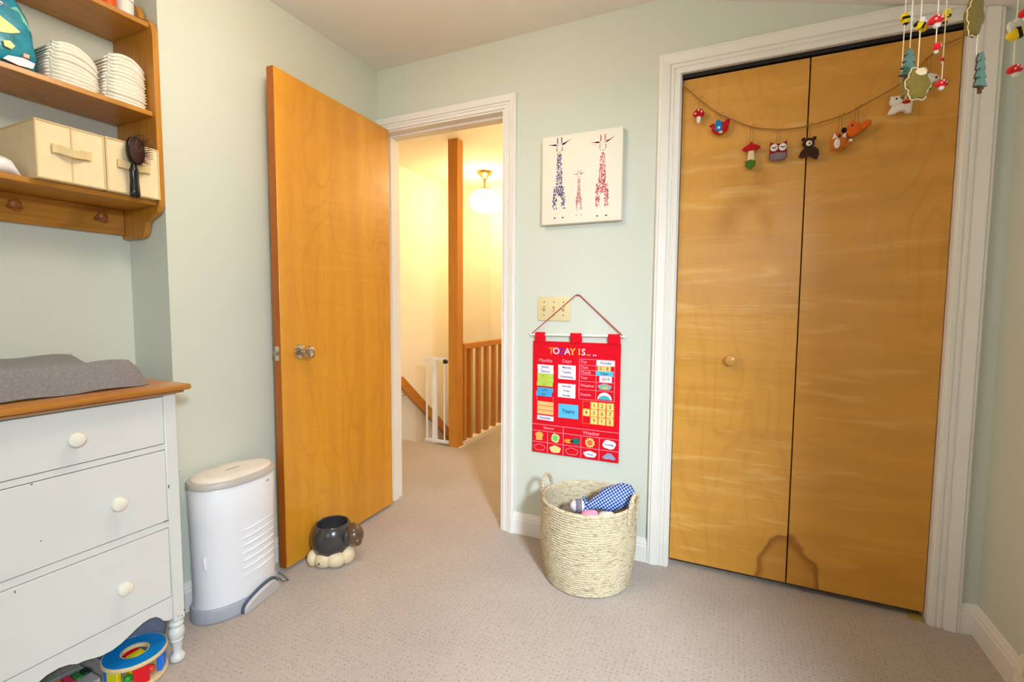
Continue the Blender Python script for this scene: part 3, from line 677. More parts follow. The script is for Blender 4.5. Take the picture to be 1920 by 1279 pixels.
bm = BM(); y = .072; x = on_pail(y); box(bm, (x - .004, y - .011, .449), (x + .004, y + .011, .457), .002); obj('badge', bm, pgrey, pl)
for k in range(7):
    bm = BM(); z = .305 - k * .028; pts = [(on_pail(yy, -.0015), yy, z + .004 * math.sin((yy - .01) * 25)) for yy in [-.040 + .155 * q / 10 for q in range(11)]]
    tube(bm, pts, [.0012] + [.0030] * 9 + [.0012], 6); obj('rib', bm, pail_m, pl)
# foot pedal in an arched opening
arch = [(-.052, .0)] + [(.036 - .088 * math.cos(a), .012 + .058 * math.sin(a) * (1 - .22 * math.cos(a))) for a in [PI * q / 14 for q in range(15)]] + [(.124, 0)]
bm = BM(); rs = []
for dx in (.006, -.004): rs.append([Vector((on_pail(max(-.14, min(.135, u)), dx + .006), u, v + .002)) for u, v in arch])
rings(bm, rs); obj('pedal_opening', bm, mat('pedal_gasket', (84, 92, 108), 0.5), pl)
bm = BM(); rs = []
ar2 = [(-.046, .002)] + [(.036 - .081 * math.cos(a), .012 + .051 * math.sin(a) * (1 - .22 * math.cos(a))) for a in [PI * q / 14 for q in range(15)]] + [(.117, .002)]
for dx, dz in ((.004, 0), (.016, 0)): rs.append([Vector((on_pail(max(-.14, min(.135, u)), dx + .006), u, max(.002, v - (.0 if dx < .01 else .004)))) for u, v in ar2])
rings(bm, rs); obj('pedal', bm, mat('pedal_grey', (206, 204, 202), 0.35), pl)
bm = BM(); box(bm, (.036, -.1445, .195), (.043, -.132, .240), .002); obj('side_latch', bm, pail_m, pl)
bm = BM(); tube(bm, [(-1.70, 1.33, .012), (-1.66, 1.335, .005), (-1.625, 1.325, .0045), (-1.60, 1.315, .0045), (-1.612, 1.300, .0045), (-1.64, 1.308, .0045), (-1.70, 1.32, .0045), (-1.745, 1.34, .02)], .0028, 6)
tag(obj('cord', bm, mat('grey_cord', (120, 122, 126), 0.5)), 'thin grey cord on the carpet between pail and door', 'cord')

# ------------------------------------------------------------------ animal planter at the door
glz = mat('dark_glazed_ceramic', (62, 60, 60), 0.22, noise=(9, 0.25), coat=0.4)
crm = mat('cream_ceramic', (226, 206, 168), 0.55, noise=(22, 0.10), bump=(40, 0.25, 0.004))
pt = thing('animal_planter', 'dark grey glazed animal planter with cream feet against the door', 'planter', (-1.566, 1.520, 0), 0.42)
pt.scale = (1.12, 1.12, 1.0)
bm = BM(); lathe(bm, [(.030, .022), (.054, .030), (.074, .056), (.081, .092), (.081, .120), (.073, .148), (.064, .166), (.061, .169), (.057, .166), (.058, .150), (.062, .120), (.055, .080), (.030, .065), (.0005, .064)], 32); bodyp = obj('pot', bm, glz, pt)
bm = BM(); ball(bm, (.090, -.012, .118), (.036, .040, .046), 18); ball(bm, (.108, -.030, .102), (.018, .020, .022), 14); obj('head', bm, mat('brown_glazed_ceramic', (96, 70, 54), 0.22, noise=(9, 0.3), coat=0.4), pt)
for sy in (-1, 1):
    bm = BM(); ball(bm, (.074, -.012 + sy * .040, .128), (.012, .014, .026), 12); obj('ear', bm, glz, pt)
for (x, y, rx, ry, rz) in ((-.056, -.046, .024, .028, .036), (-.012, -.058, .036, .028, .034), (.030, -.052, .040, .032, .036), (.066, -.024, .028, .032, .040), (.03, .05, .03, .03, .033), (-.04, .045, .03, .03, .033)):
    bm = BM(); ball(bm, (x, y, rz * .93), (rx, ry, rz), 16)
    for v in bm.verts: v.co.z = max(v.co.z, 0.0)
    obj('foot', bm, crm, pt)
bm = BM(); ball(bm, (-.020, -.0850, .030), .0038, 8); obj('dot', bm, black_m, pt)

# ------------------------------------------------------------------ canvas print with giraffes
cv = thing('canvas_print', 'square canvas print of three speckled giraffes on the back wall', 'picture', (-.63, 2.08, 1.484))
GX0, GX1, GZ0, GZ1, GY = -.811, -.450, 1.485, 1.871, 2.064
bm = BM(); box(bm, (GX0, GY, GZ0), (GX1, D - .0005, GZ1), .003, 2); obj('canvas', bm, mat('cream_canvas_board', (240, 234, 216), 0.85, noise=(6, 0.015), bump=(700, 0.2, 0.001)), cv, True)
GW, GH = GX1 - GX0, GZ1 - GZ0
def giraffe(u0, vtop, vear, vface, vchest, vleg, vhoof, k, col, hoofs, seed):
    R_ = random.Random(seed); bm = BM(); P = lambda u, v: (GX0 + u * GW, GZ0 + v * GH)
    def spot(u, v, r, sq=1.0):
        x, z = P(u, v); n = 6; a0 = R_.random() * 6
        bm.faces.new([bm.verts.new((x + r * (.75 + .5 * R_.random()) * math.cos(a0 + 2 * PI * i / n), GY - .0004, z + sq * r * (.75 + .5 * R_.random()) * math.sin(a0 + 2 * PI * i / n))) for i in range(n)])
    def wd(v):
        if v > vchest + .02: return k * (.020 + .022 * (1 - (v - vchest) / (vface - vchest)))
        return k * (.066 if v > vchest - .06 else .074)
    v = vleg; dv = .0150 * k
    while v < vface:
        w = wd(v); n = max(2, int(w / (.0100 * k)))
        for i in range(-n, n + 1):
            u = i / n * w + R_.uniform(-.004, .004) * k
            if v < vchest - .08 * k / 1.0 and abs(u) < k * .030 * min(1, (vchest - .08 * k - v) / .08 + .4): continue
            if R_.random() < (.80 if v > vleg + .06 else .5): spot(u0 + u, v + R_.uniform(-.3, .3) * dv, .0024 * k * R_.uniform(.75, 1.2), 1.3)
        v += dv
    for i in range(int(26 * k)):     # face outline
        a = R_.uniform(0, 2 * PI); spot(u0 + .034 * k * math.cos(a), (vface + vtop) / 2 - .03 * k + .085 * k * math.sin(a) * .55, .0013 * k)
    for s in (-1, 1):
        for i in range(12): t_ = i / 11; spot(u0 + s * k * (.045 + .10 * t_), vear + k * (.012 + .045 * t_ * (1 if s > 0 else .2)), (.0062 if t_ < .35 else .0042 * (1.3 - t_)) * k * R_.uniform(.7, 1.1), .6)
        for i in range(5): spot(u0 + s * .026 * k, vear + k * (.03 + .055 * i / 4), .0030 * k)
        for i in range(4): spot(u0 + s * .036 * k, vear - .02 * k - .012 * k * i, .0020 * k)
    obj('giraffe_print', bm, mat('ink_' + col[0], col[1], 0.8), cv, True)
    bm2 = BM()
    for s in (-1, 1):
        x, z = P(u0 + s * hoofs, vhoof); prism(bm2, ell(x, z, .0045 * k, .0032 * k, 10), XZ((0, GY, 0)), .0006)
    obj('hoof_print', bm2, mat('ink_hoof', (96, 62, 70), 0.8), cv, True)
giraffe(.225, .975, .885, .80, .40, .175, .070, 1.0, ('violet', (82, 62, 128)), .052, 1)
giraffe(.765, .940, .850, .75, .40, .170, .060, 1.0, ('crimson', (214, 52, 84)), .055, 2)
giraffe(.480, .587, .535, .495, .27, .150, .084, .52, ('rose', (190, 82, 92)), .030, 3)

# ------------------------------------------------------------------ switch plate
ivory = mat('ivory_plate', (226, 208, 158), 0.4, noise=(10, 0.02))
sw = thing('switch_plate', 'ivory three-gang light switch plate behind the calendar cord', 'light switch', (-.759, D, 1.106))
bm = BM(); box(bm, (-.839, D - .006, 1.050), (-.679, D, 1.161), .0025, 2); obj('plate', bm, ivory, sw, True)
for i, x in enumerate((-.806, -.759, -.712)):
    bm = BM(); box(bm, (x - .005, D - .0075, 1.094), (x + .005, D - .006, 1.118)); obj('toggle_slot', bm, mat('ivory_dark', (176, 156, 110), 0.5), sw, True)
    bm = BM(); prism(bm, [(-.004, 0), (.004, 0), (.003, .013), (-.003, .013)], frame((x, D - .006, 1.106), (1, 0, 0), (0, -.8, .6 if i != 1 else -.6)), .007); obj('toggle', bm, ivory, sw, True)
    for z in (1.136, 1.076):
        bm = BM(); lathe(bm, [(.0032, 0), (.003, .0012), (.0005, .0014)], 10, Matrix.Translation((x, D - .006, z)) @ Matrix.Rotation(PI / 2, 4, 'X')); obj('screw', bm, mat('tarnished_screw', (120, 108, 80), 0.4, 0.6), sw, True)

# ------------------------------------------------------------------ felt wall calendar
KX0, KX1, KZ0, KZ1, KY = -.858, -.444, .423, .955, 2.090
red = felt('red_felt', (222, 14, 34)); white_f = mat('white_print', (250, 240, 240), 0.8); pink_f = mat('pink_stitch', (255, 150, 170), 0.8)
cal = thing('wall_calendar', 'red felt children\'s calendar hanging from a cord below the switch', 'calendar', (-.65, KY, KZ0))
bm = BM(); box(bm, (KX0, KY, KZ0), (KX1, KY + .003, KZ1), .001); panel = obj('panel', bm, red, cal, True)
for x0, x1 in ((-.848, -.796), (-.676, -.620), (-.503, -.446)):
    bm = BM(); box(bm, (x0, KY - .008, KZ1 - .004), (x1, KY + .0085, .997), .006, 2); obj('hanging_loop', bm, red, cal, True)
bm = BM(); tube(bm, [(-.868, KY, .984), (-.434, KY, .988)], .0055, 10); obj('dowel', bm, mat('white_dowel', (240, 236, 230), 0.4), cal, True)
for x in (-.868, -.434):
    bm = BM(); ball(bm, (x, KY, .984 if x < -.6 else .988), .0075, 12); obj('dowel_cap', bm, mat('white_dowel', (240, 236, 230), 0.4), cal, True)
bm = BM(); tube(bm, [(-.864, KY - .004, .988), (-.655, KY + .004, 1.167), (-.645, KY + .005, 1.170), (-.635, KY + .004, 1.167), (-.438, KY - .004, .992)], .0024, 7); obj('cord', bm, mat('red_cord', (184, 62, 62), 0.8), cal, True)
bm = BM(); lathe(bm, [(.004, 0), (.002, .002), (.002, .012)], 10, Matrix.Translation((-.645, D - .001, 1.166)) @ Matrix.Rotation(PI / 2, 4, 'X')); obj('nail', bm, steel_m, cal, True)
def ktext(s, x, z, size, m, name='lettering', align='CENTER', tilt=0.0, y=None, bold=0.012, par=None):
    bm = BM(); c, s_ = math.cos(tilt), math.sin(tilt)
    text_bm(bm, s, frame((x, (KY if y is None else y) - .0006, z), (c, 0, s_), (-s_, 0, c)), size, align, bold=bold)
    # frame gives normal toward -y
    return obj(name, bm, m, par or cal, True)
def kline(x0, z0, x1, z1, w=.0022, m=pink_f, bm=None):
    obox(bm, (x0, KY - .0002, z0), (x1, KY - .0002, z1), .0012, w, up=(0, 1, 0)) if False else box(bm, (min(x0, x1) - w / 2, KY - .0008, min(z0, z1) - w / 2), (max(x0, x1) + w / 2, KY, max(z0, z1) + w / 2))
bm = BM()
for a in ((KX0 + .002, .559, KX1 - .002, .559), (KX0 + .002, .528, KX1 - .002, .528), (KX0 + .002, .474, KX1 - .002, .474), (-.702, KZ0 + .003, -.702, .559), (-.780, KZ0 + .003, -.780, .528), (-.617, KZ0 + .003, -.617, .528), (-.532, KZ0 + .003, -.532, .528)): kline(*a, bm=bm)
for z in (.880, .853, .830, .809, .779, .741, .697): kline(-.630, z, -.469, z, .0018, bm=bm)
for x in (-.630, -.552, -.469): kline(x, .697, x, .880, .0018, bm=bm)
obj('grid_stitching', bm, pink_f, cal, True)
bm = BM()
for z in (.689, .655, .621, .587): kline(-.612, z, -.468, z, .0018, bm=bm)
for x in (-.612, -.576, -.540, -.504, -.468): kline(x, .587, x, .689, .0018, bm=bm)
obj('number_grid', bm, mat('orange_stitch', (255, 120, 40), 0.8), cal, True)
cols = {'o': (248, 150, 40), 'w': (236, 210, 240), 'v': (104, 40, 150), 'p': (250, 200, 220), 'y': (248, 190, 60), 'b': (40, 50, 150)}
for s, x, c in (('T', -.766, 'o'), ('O', -.742, 'w'), ('D', -.713, 'v'), ('A', -.688, 'p'), ('Y', -.663, 'y'), ('I', -.632, 'y'), ('S', -.612, 'w')):
    ktext(s, x, .910, .042, mat('letter_' + c, cols[c], 0.7), bold=.018)
for x, c in ((-.594, 'y'), (-.584, 'p'), (-.575, 'b'), (-.565, 'p'), (-.555, 'p')):
    ktext('.', x, .910, .042, mat('letter_' + c, cols[c], 0.7), bold=.02)
ktext('Months', -.794, .864, .022, pink_f); ktext('Days', -.690, .866, .022, pink_f)
for s, z in (('Day', .868), ('Date', .842), ('Month', .8195), ('Year', .795), ('Weather', .760), ('Season', .719)):
    ktext(s, -.624, z, .018, pink_f, align='LEFT')
ktext('Season', -.775, .545, .019, pink_f); ktext('Weather', -.570, .5435, .021, pink_f)
inkd = mat('card_ink', (70, 80, 130), 0.8); inkg = mat('card_ink_brown', (120, 100, 70), 0.8)
def card(x0, x1, z0, z1, c, s, tilt=0.0, ink=inkd, size=None, name='card', lift=0.0):
    w, h = x1 - x0, z1 - z0; cx, cz = (x0 + x1) / 2, (z0 + z1) / 2
    bm = BM(); box(bm, (-w / 2, -.001, -h / 2), (w / 2, 0, h / 2))
    bmesh.ops.transform(bm, matrix=Matrix.Translation((cx, KY - .0004 - lift, cz)) @ Matrix.Rotation(-tilt, 4, 'Y'), verts=bm.verts)
    o = obj(name, bm, mat('card_%d_%d_%d' % c, c, 0.6), cal, True)
    if s:
        t = ktext(s, cx, cz, size or h * .62, ink, tilt=tilt, y=KY - .0016 - lift, par=o); t.matrix_parent_inverse = Matrix()
WH, GR, BL, OR, YL = (244, 236, 242), (184, 214, 84), (64, 168, 222), (246, 188, 112), (250, 214, 120)
mz = [(.824, .844, WH, 'January'), (.803, .8235, WH, 'February'), (.782, .8025, GR, 'March'), (.763, .7815, GR, 'April'), (.743, .7625, GR, 'May'), (.716, .736, BL, 'June'), (.695, .7155, BL, 'July')]
for i, (z0, z1, c, s) in enumerate(mz):
    dx = (0, .001, 0, .001, -.002, 0, -.006)[i]
    card(-.834 + dx, -.755 + dx, z0, z1, c, s, ink=mat('card_ink_yellow', (222, 200, 70), 0.8) if c == GR else inkd, tilt=-.02, name='month_card')
for z0, z1, s in ((.651, .670, 'September'), (.630, .649, 'October'), (.609, .628, 'November')): card(-.833, -.752, z0, z1, OR, s, tilt=-.03, ink=mat('card_ink_cream', (250, 222, 170), 0.8), name='month_card')
card(-.833, -.751, .581, .603, WH, 'December', tilt=-.03, name='month_card')
for z0, z1, s in ((.826, .848, 'Monday'), (.805, .8255, 'Tuesday'), (.783, .8045, 'Wednesday'), (.740, .761, 'Saturday'), (.719, .7395, 'Friday'), (.697, .7185, 'Sunday')): card(-.731, -.647, z0, z1, WH, s, tilt=-.02, name='day_card')
bm = BM()
for z in (.7825, .7615): kline(-.729, z, -.649, z, .0014, bm=bm)
for x in (-.835, -.754): kline(x, .674, x, .695, .0014, bm=bm)
obj('pocket_stitching', bm, pink_f, cal, True)
card(-.728, -.632, .602, .667, (86, 190, 226), 'Years', ink=mat('card_ink_navy', (60, 80, 140), 0.8), size=.026, name='year_pocket')
card(-.5505, -.4705, .8545, .8785, WH, 'Thursday', name='day_card', size=.014)
card(-.545, -.517, .8305, .8525, YL, '0', ink=inkg, size=.022, name='date_card'); card(-.5155, -.487, .8305, .8525, YL, '8', ink=inkg, size=.022, name='date_card')
card(-.554, -.474, .8095, .8300, (92, 190, 220), 'August', name='month_card', size=.013)
card(-.537, -.481, .7810, .8080, WH, '2019', name='year_card', size=.018, ink=inkg)
nums = {(1, 0): '1', (2, 0): '2', (3, 0): '3', (0, 1): '4', (1, 1): '5', (2, 1): '6', (3, 1): '7', (1, 2): '9', (2, 2): '1', (3, 2): '2'}
for (i, j_), s in nums.items():
    x = -.594 + .036 * i; z = .672 - .034 * j_; card(x - .0155, x + .0155, z - .0155, z + .0155, YL, s, ink=inkg, size=.024, tilt=random.uniform(-.05, .05), name='number_card')
def kshape(poly, c, name, dy=.0012, off=0.0):
    bm = BM(); prism(bm, poly, XZ((0, KY - off, 0)), dy); return obj(name, bm, mat('print_%d_%d_%d' % c, c, 0.8), cal, True)
def cloud(cx, cz, w, h, n=40, lobes=5):
    return [(cx + w / 2 * math.cos(a) * (.86 + .16 * abs(math.sin(lobes * a / 2 + .6))), cz + h / 2 * math.sin(a) * (.86 + .16 * abs(math.sin(lobes * a / 2 + .6)))) for a in [2 * PI * k / n for k in range(n)]]
kshape(cloud(-.512, .760, .064, .030), (140, 168, 170), 'weather_card'); kshape(cloud(-.512, .757, .030, .010), (200, 204, 90), 'weather_card', off=.0013)
kshape(ell(-.512, .703, .032, .032, 16, 0, PI), (240, 230, 240), 'season_card'); kshape(ell(-.512, .703, .027, .018, 14, 0, PI), (70, 176, 190), 'season_card', off=.0013)
kshape([(-.838, .482), (-.806, .484), (-.806, .502), (-.801, .506), (-.806, .518), (-.816, .522), (-.828, .522), (-.840, .514), (-.842, .506), (-.838, .500)], (236, 180, 84), 'season_card')
kshape(cloud(-.741, .501, .042, .044, lobes=4), (240, 226, 140), 'season_card'); kshape(cloud(-.741, .502, .028, .032, lobes=4), (120, 206, 110), 'season_card', off=.0013)
kshape(ell(-.678, .495, .020, .010, 14), (236, 150, 50), 'weather_card'); kshape(ell(-.641, .499, .018, .016, 16), (20, 110, 96), 'weather_card'); kshape([(-.668, .490), (-.652, .494), (-.652, .502), (-.668, .500)], (24, 40, 30), 'weather_card', off=.0013)
kshape([(-.575 + (.024 if k % 2 else .019) * math.cos(PI * k / 10), .500 + (.024 if k % 2 else .019) * math.sin(PI * k / 10)) for k in range(20)], (250, 206, 110), 'weather_card'); kshape(ell(-.575, .500, .013, .013, 16), (232, 110, 70), 'weather_card', off=.0013)
kshape(cloud(-.487, .502, .062, .042, lobes=4), (246, 240, 248), 'weather_card'); ktext('Snowing', -.487, .502, .012, inkd, y=KY - .0015)
kshape(cloud(-.741, .448, .056, .036), (244, 216, 140), 'season_card'); kshape(cloud(-.574, .447, .062, .030), (240, 244, 250), 'weather_card'); ktext('Cloudy', -.574, .447, .011, inkd, y=KY - .0015)
kshape([(-.518, .440), (-.508, .452), (-.492, .464), (-.476, .462), (-.464, .450), (-.456, .438), (-.470, .434), (-.486, .437), (-.502, .434)], (150, 160, 190), 'weather_card')
for cx, w, h in ((-.820, .056, .030), (-.660, .062, .032)):
    bm = BM(); tube(bm, [(x, KY - .0004, z) for x, z in cloud(cx, .448, w, h)], .0012, 5, True); obj('cloud_outline', bm, pink_f, cal, True)

# ------------------------------------------------------------------ woven basket and its toys
def weave():
    m = bpy.data.materials.new('seagrass_weave'); m.use_nodes = True; nt = m.node_tree; b = nt.nodes['Principled BSDF']; b.inputs['Roughness'].default_value = 0.85
    n = nd(nt, 'ShaderNodeTexNoise', i_Scale=1.0, i_Detail=4.0); nt.links.new(coords(nt, (38, 38, 260)), n.inputs['Vector'])
    n2 = nd(nt, 'ShaderNodeTexNoise', i_Scale=220.0, i_Detail=2.0); nt.links.new(coords(nt), n2.inputs['Vector'])
    base = nd(nt, 'ShaderNodeRGB'); base.outputs[0].default_value = rgb((216, 200, 166))
    c = mulc(nt, base.outputs[0], ramp(nt, n.outputs['Fac'], [(0.33, (0.60, 0.54, 0.44, 1)), (0.47, g(1.0)), (0.75, g(1.08))]))
    c = mulc(nt, c, ramp(nt, n2.outputs['Fac'], [(0.3, g(0.72)), (0.6, g(1.08))]))
    nt.links.new(c, b.inputs['Base Color'])
    bp = nd(nt, 'ShaderNodeBump'); bp.inputs['Strength'].default_value = 0.8; bp.inputs['Distance'].default_value = 0.006
    nt.links.new(n2.outputs['Fac'], bp.inputs['Height']); nt.links.new(bp.outputs[0], b.inputs['Normal']); return m
weave_m = weave()
BC = Vector((-.522, 1.885, 0)); BH = .335
bk = thing('woven_basket', 'round seagrass basket with two loop handles holding toys', 'basket', BC)
NR = 34; prof = [(.0005, .003), (.165, .003)]
def rad(z): t_ = z / BH; return .172 + .020 * t_ + .012 * math.sin(PI * min(1, t_ * 1.15))
for k in range(NR):
    z0 = .004 + (BH - .006) * k / NR; dz = (BH - .006) / NR
    prof += [(rad(z0) - .0030, z0 + dz * .02), (rad(z0) + .0020, z0 + dz * .3), (rad(z0) + .0020, z0 + dz * .7)]
prof += [(rad(BH) - .001, BH), (rad(BH) - .007, BH + .003), (rad(BH) - .012, BH - .002)]
for k in range(NR - 1, 1, -1):
    z0 = .004 + (BH - .006) * k / NR; prof += [(rad(z0) - .0125, z0 + .004), (rad(z0) - .0145, z0)]
prof += [(.150, .012), (.0005, .012)]
bm = BM(); lathe(bm, prof, 72)
for v in bm.verts:
    a = math.atan2(v.co.y, v.co.x); k = 1 + .006 * math.sin(3 * a + v.co.z * 8) + .004 * math.sin(7 * a - v.co.z * 20)
    v.co.x *= k; v.co.y *= k; v.co.z += .0035 * math.sin(2 * a + 1) * (v.co.z / BH)
obj('body', bm, weave_m, bk, angle=70)
for s in (-1, 1):
    d = Vector((.985, -.17, 0)).normalized() * s; t_ = Vector((-d.y, d.x, 0)); c = d * (rad(BH) - .003)
    pts = []
    for q in range(19):
        a = PI * q / 18; pts.append(c + t_ * (.042 * math.cos(a)) + Vector((0, 0, BH - .035 + .088 * math.sin(a) ** .8)) + d * (.004 + .007 * math.sin(a)))
    pts = [pts[0] - Vector((0, 0, .02))] + pts + [pts[-1] - Vector((0, 0, .02))]
    bm = BM()
    for ph in range(3):
        hp = []
        for i in range(60):
            f = i / 59 * (len(pts) - 1); k = min(int(f), len(pts) - 2); p = pts[k].lerp(pts[k + 1], f - k); an = i * .62 + ph * 2 * PI / 3
            hp.append(p + d * (.0035 * math.cos(an)) + t_ * (.0035 * math.sin(an)) * .7)
        tube(bm, hp, .0052, 6)
    obj('handle', bm, weave_m, bk)
def gingham():
    m = bpy.data.materials.new('blue_gingham'); m.use_nodes = True; nt = m.node_tree; b = nt.nodes['Principled BSDF']; b.inputs['Roughness'].default_value = 0.9
    tc = nd(nt, 'ShaderNodeTexCoord'); mp = nd(nt, 'ShaderNodeMapping'); mp.inputs['Rotation'].default_value = (0, .6, 0); nt.links.new(tc.outputs['Object'], mp.inputs[0])
    sp = nd(nt, 'ShaderNodeSeparateXYZ'); nt.links.new(mp.outputs[0], sp.inputs[0])
    def stripe(o): return math_(nt, 'GREATER_THAN', math_(nt, 'SINE', math_(nt, 'MULTIPLY', o, 2 * PI / .0105)), -.1)
    f = math_(nt, 'MULTIPLY', math_(nt, 'ADD', stripe(sp.outputs[0]), stripe(math_(nt, 'ADD', math_(nt, 'MULTIPLY', sp.outputs[2], .9), math_(nt, 'MULTIPLY', sp.outputs[1], .42)))), .5)
    nt.links.new(ramp(nt, f, [(0.0, rgb((236, 240, 248))), (0.5, rgb((84, 124, 206))), (1.0, rgb((22, 44, 120)))]), b.inputs['Base Color']); return m
ging = gingham()
dl = thing('rag_doll', 'stuffed cloth toy in blue and white checked fabric inside the basket', 'soft toy', (-.485, 1.885, .302), 0.42)
bm = BM(); lathe(bm, [(.016, -.115), (.020, -.10), (.036, -.07), (.055, -.03), (.060, .01), (.055, .05), (.035, .08), (.0005, .088)], 26, Matrix.Translation((.050, -.005, .030)) @ Matrix.Rotation(1.25, 4, 'Y') @ Matrix.Translation((0, 0, .02)), 0.8, 1.0)
for v in bm.verts: v.co += Vector((.003 * math.sin(v.co.y * 120), 0, .003 * math.sin(v.co.x * 90)))
obj('checked_body', bm, ging, dl, angle=70)
bm = BM(); rs = []
for r_, x in ((.014, -.044), (.030, -.050), (.033, -.056), (.018, -.054)):
    rs.append([Vector((x + .004 * math.sin(9 * a), -.02 + r_ * math.cos(a), .012 + r_ * math.sin(a))) for a in [2 * PI * q / 36 for q in range(36)]])
rings(bm, rs, caps=False); obj('ruffle', bm, ging, dl, angle=70)
bm = BM(); ball(bm, (-.080, -.028, .010), (.034, .026, .026), 18); obj('head', bm, mat('pale_cloth', (226, 216, 220), 0.9), dl)
bm = BM(); lathe(bm, [(.0262, -.012), (.0270, -.006), (.0270, .006), (.0262, .012)], 24, Matrix.Translation((-.080, -.028, .010)) @ Matrix.Rotation(PI / 2, 4, 'Y')); obj('headband', bm, mat('grey_patterned_cloth', (120, 116, 130), 0.9, noise=(160, 0.6)), dl)
bm = BM(); ball(bm, (-.482, 1.786, .290), (.040, .030, .032), 18)
for v in bm.verts: v.co += Vector((.004 * math.sin(v.co.z * 160), .003 * math.sin(v.co.x * 130), 0))
tag(obj('pink_plush', bm, felt('pink_plush_fabric', (246, 150, 176))), 'small pink plush toy at the front of the basket', 'soft toy')
bm = BM(); ball(bm, (-.420, 1.815, .285), (.042, .032, .030), 18)
for v in bm.verts: v.co += Vector((.004 * math.sin(v.co.z * 140), .003 * math.sin(v.co.x * 150), 0))
tag(obj('cream_plush', bm, felt('cream_plush_fabric', (222, 218, 206))), 'cream plush toy beside the pink one in the basket', 'soft toy')
bm = BM(); lathe(bm, [(.0005, .0125), (.162, .0125), (.170, .10), (.172, .19), (.15, .235), (.08, .252), (.0005, .256)], 30, Matrix.Translation((BC.x, BC.y, 0)))
for v in bm.verts:
    if v.co.z > .1: v.co.z += .012 * math.sin(v.co.x * 45) * math.cos(v.co.y * 38)
tag(obj('folded_blanket', bm, felt('grey_blanket', (150, 146, 150)), angle=60), 'grey blanket filling the basket under the toys', 'blanket')

# ------------------------------------------------------------------ felt garland across the closet
twine_m = mat('jute_twine', (158, 112, 56), 0.9, noise=(300, 0.3), bump=(500, 0.6, 0.002))
GP = [(-.228, 2.012), (-.216, 2.004), (-.160, 1.945), (-.079, 1.871), (.035, 1.807), (.129, 1.783), (.220, 1.784), (.326, 1.803), (.418, 1.847), (.490, 1.884), (.558, 1.955), (.598, 1.990), (.660, 2.010)]
def gz(x):
    for (a, b), (c, d) in zip(GP, GP[1:]):
        if a <= x <= c: return b + (d - b) * (x - a) / (c - a)
    return 1.8
gy = D + .006
bm = BM(); fine = []
for (a, b), (c, d) in zip(GP, GP[1:]):
    for q in range(6): s = q / 6; fine.append((a + (c - a) * s, gy + .002 * math.sin(40 * (a + (c - a) * s)), b + (d - b) * s))
fine.append((GP[-1][0], gy, GP[-1][1]))
for it in range(4): fine = [fine[0]] + [((fine[i - 1][0] + fine[i][0] * 2 + fine[i + 1][0]) / 4, fine[i][1], (fine[i - 1][2] + fine[i][2] * 2 + fine[i + 1][2]) / 4) for i in range(1, len(fine) - 1)] + [fine[-1]]
tube(bm, fine, .0023, 6)
gar = tag(obj('garland_twine', bm, twine_m), 'jute twine swagged across the tops of the closet doors', 'garland')
for x in (-.190, -.160, -.079, .035, .129, .222, .322, .372, .49, .558, .60):
    bm = BM(); z = gz(x); tube(bm, [(x - .002, gy - .002, z - .002), (x + .008, gy - .003, z + .010), (x + .016, gy - .002, z + .006)], .001, 5); tube(bm, [(x, gy - .002, z), (x - .010, gy - .003, z + .004)], .001, 5); obj('knot', bm, twine_m, gar)
red2 = felt('crimson_felt', (186, 24, 26)); wht = felt('white_felt', (236, 226, 214)); brn = felt('dark_brown_felt', (62, 36, 20)); org = felt('orange_felt', (222, 104, 24)); blu = felt('blue_felt', (24, 128, 190)); gry = felt('grey_felt', (128, 110, 116)); grn = felt('green_felt', (82, 112, 34)); cre = felt('cream_felt', (232, 204, 160)); mar = felt('maroon_felt', (130, 28, 24)); blk = felt('black_felt', (26, 22, 22)); tan = felt('brown_orange_felt', (196, 106, 34)); olive = felt('olive_felt', (128, 108, 46)); teal = felt('spruce_felt', (104, 142, 128)); yel = felt('yellow_felt', (240, 206, 30)); rsb = felt('scarlet_felt', (226, 34, 36)); brk = felt('bark_felt', (92, 58, 38)); lgr = felt('leaf_green_felt', (60, 140, 40))
OY = D - .004
def ornament(name, label, cx, cz, parts, loops=2, tilt=0.0, zt=None, xs=.006):
    t = thing(name, label, 'felt ornament', (cx, OY, cz), group='felt ornaments on the garland')
    t.rotation_euler = (0, tilt, 0)
    for n, poly, m, th, off in parts:
        bm = BM(); puffy(bm, poly, th); o = obj(n, bm, m, t, angle=55); o.location = (0, -off, 0)
    top = max(v for p in parts for _, v in p[1])
    zt = gz(cx) - cz if zt is None else zt
    bm = BM()
    for s in ((-1, 1) if loops == 2 else (0,)): tube(bm, [(s * xs, 0, top - .012), (s * xs * .6, .004, zt)], .0009, 5)
    obj('hanging_thread', bm, twine_m, t)
    return t
E_ = ell
cap = lambda cx, cz, rx, rz: E_(cx, cz, rx, rz, 14, 0, PI) + [(cx - rx * .8, cz - rz * .25), (cx, cz - rz * .32), (cx + rx * .8, cz - rz * .25)]
ornament('felt_mushroom', 'small felt mushroom with white-dotted red cap at garland start', -.157, 1.878, [('stem', E_(0, -.014, .0085, .018, 14), wht, .012, 0), ('cap', cap(0, .002, .021, .023), red2, .016, .002)] + [('spot', E_(x, z, .0035, .0035, 8), wht, .003, .010) for x, z in ((-.012, .006), (.0, .018), (.011, .011))], 1)
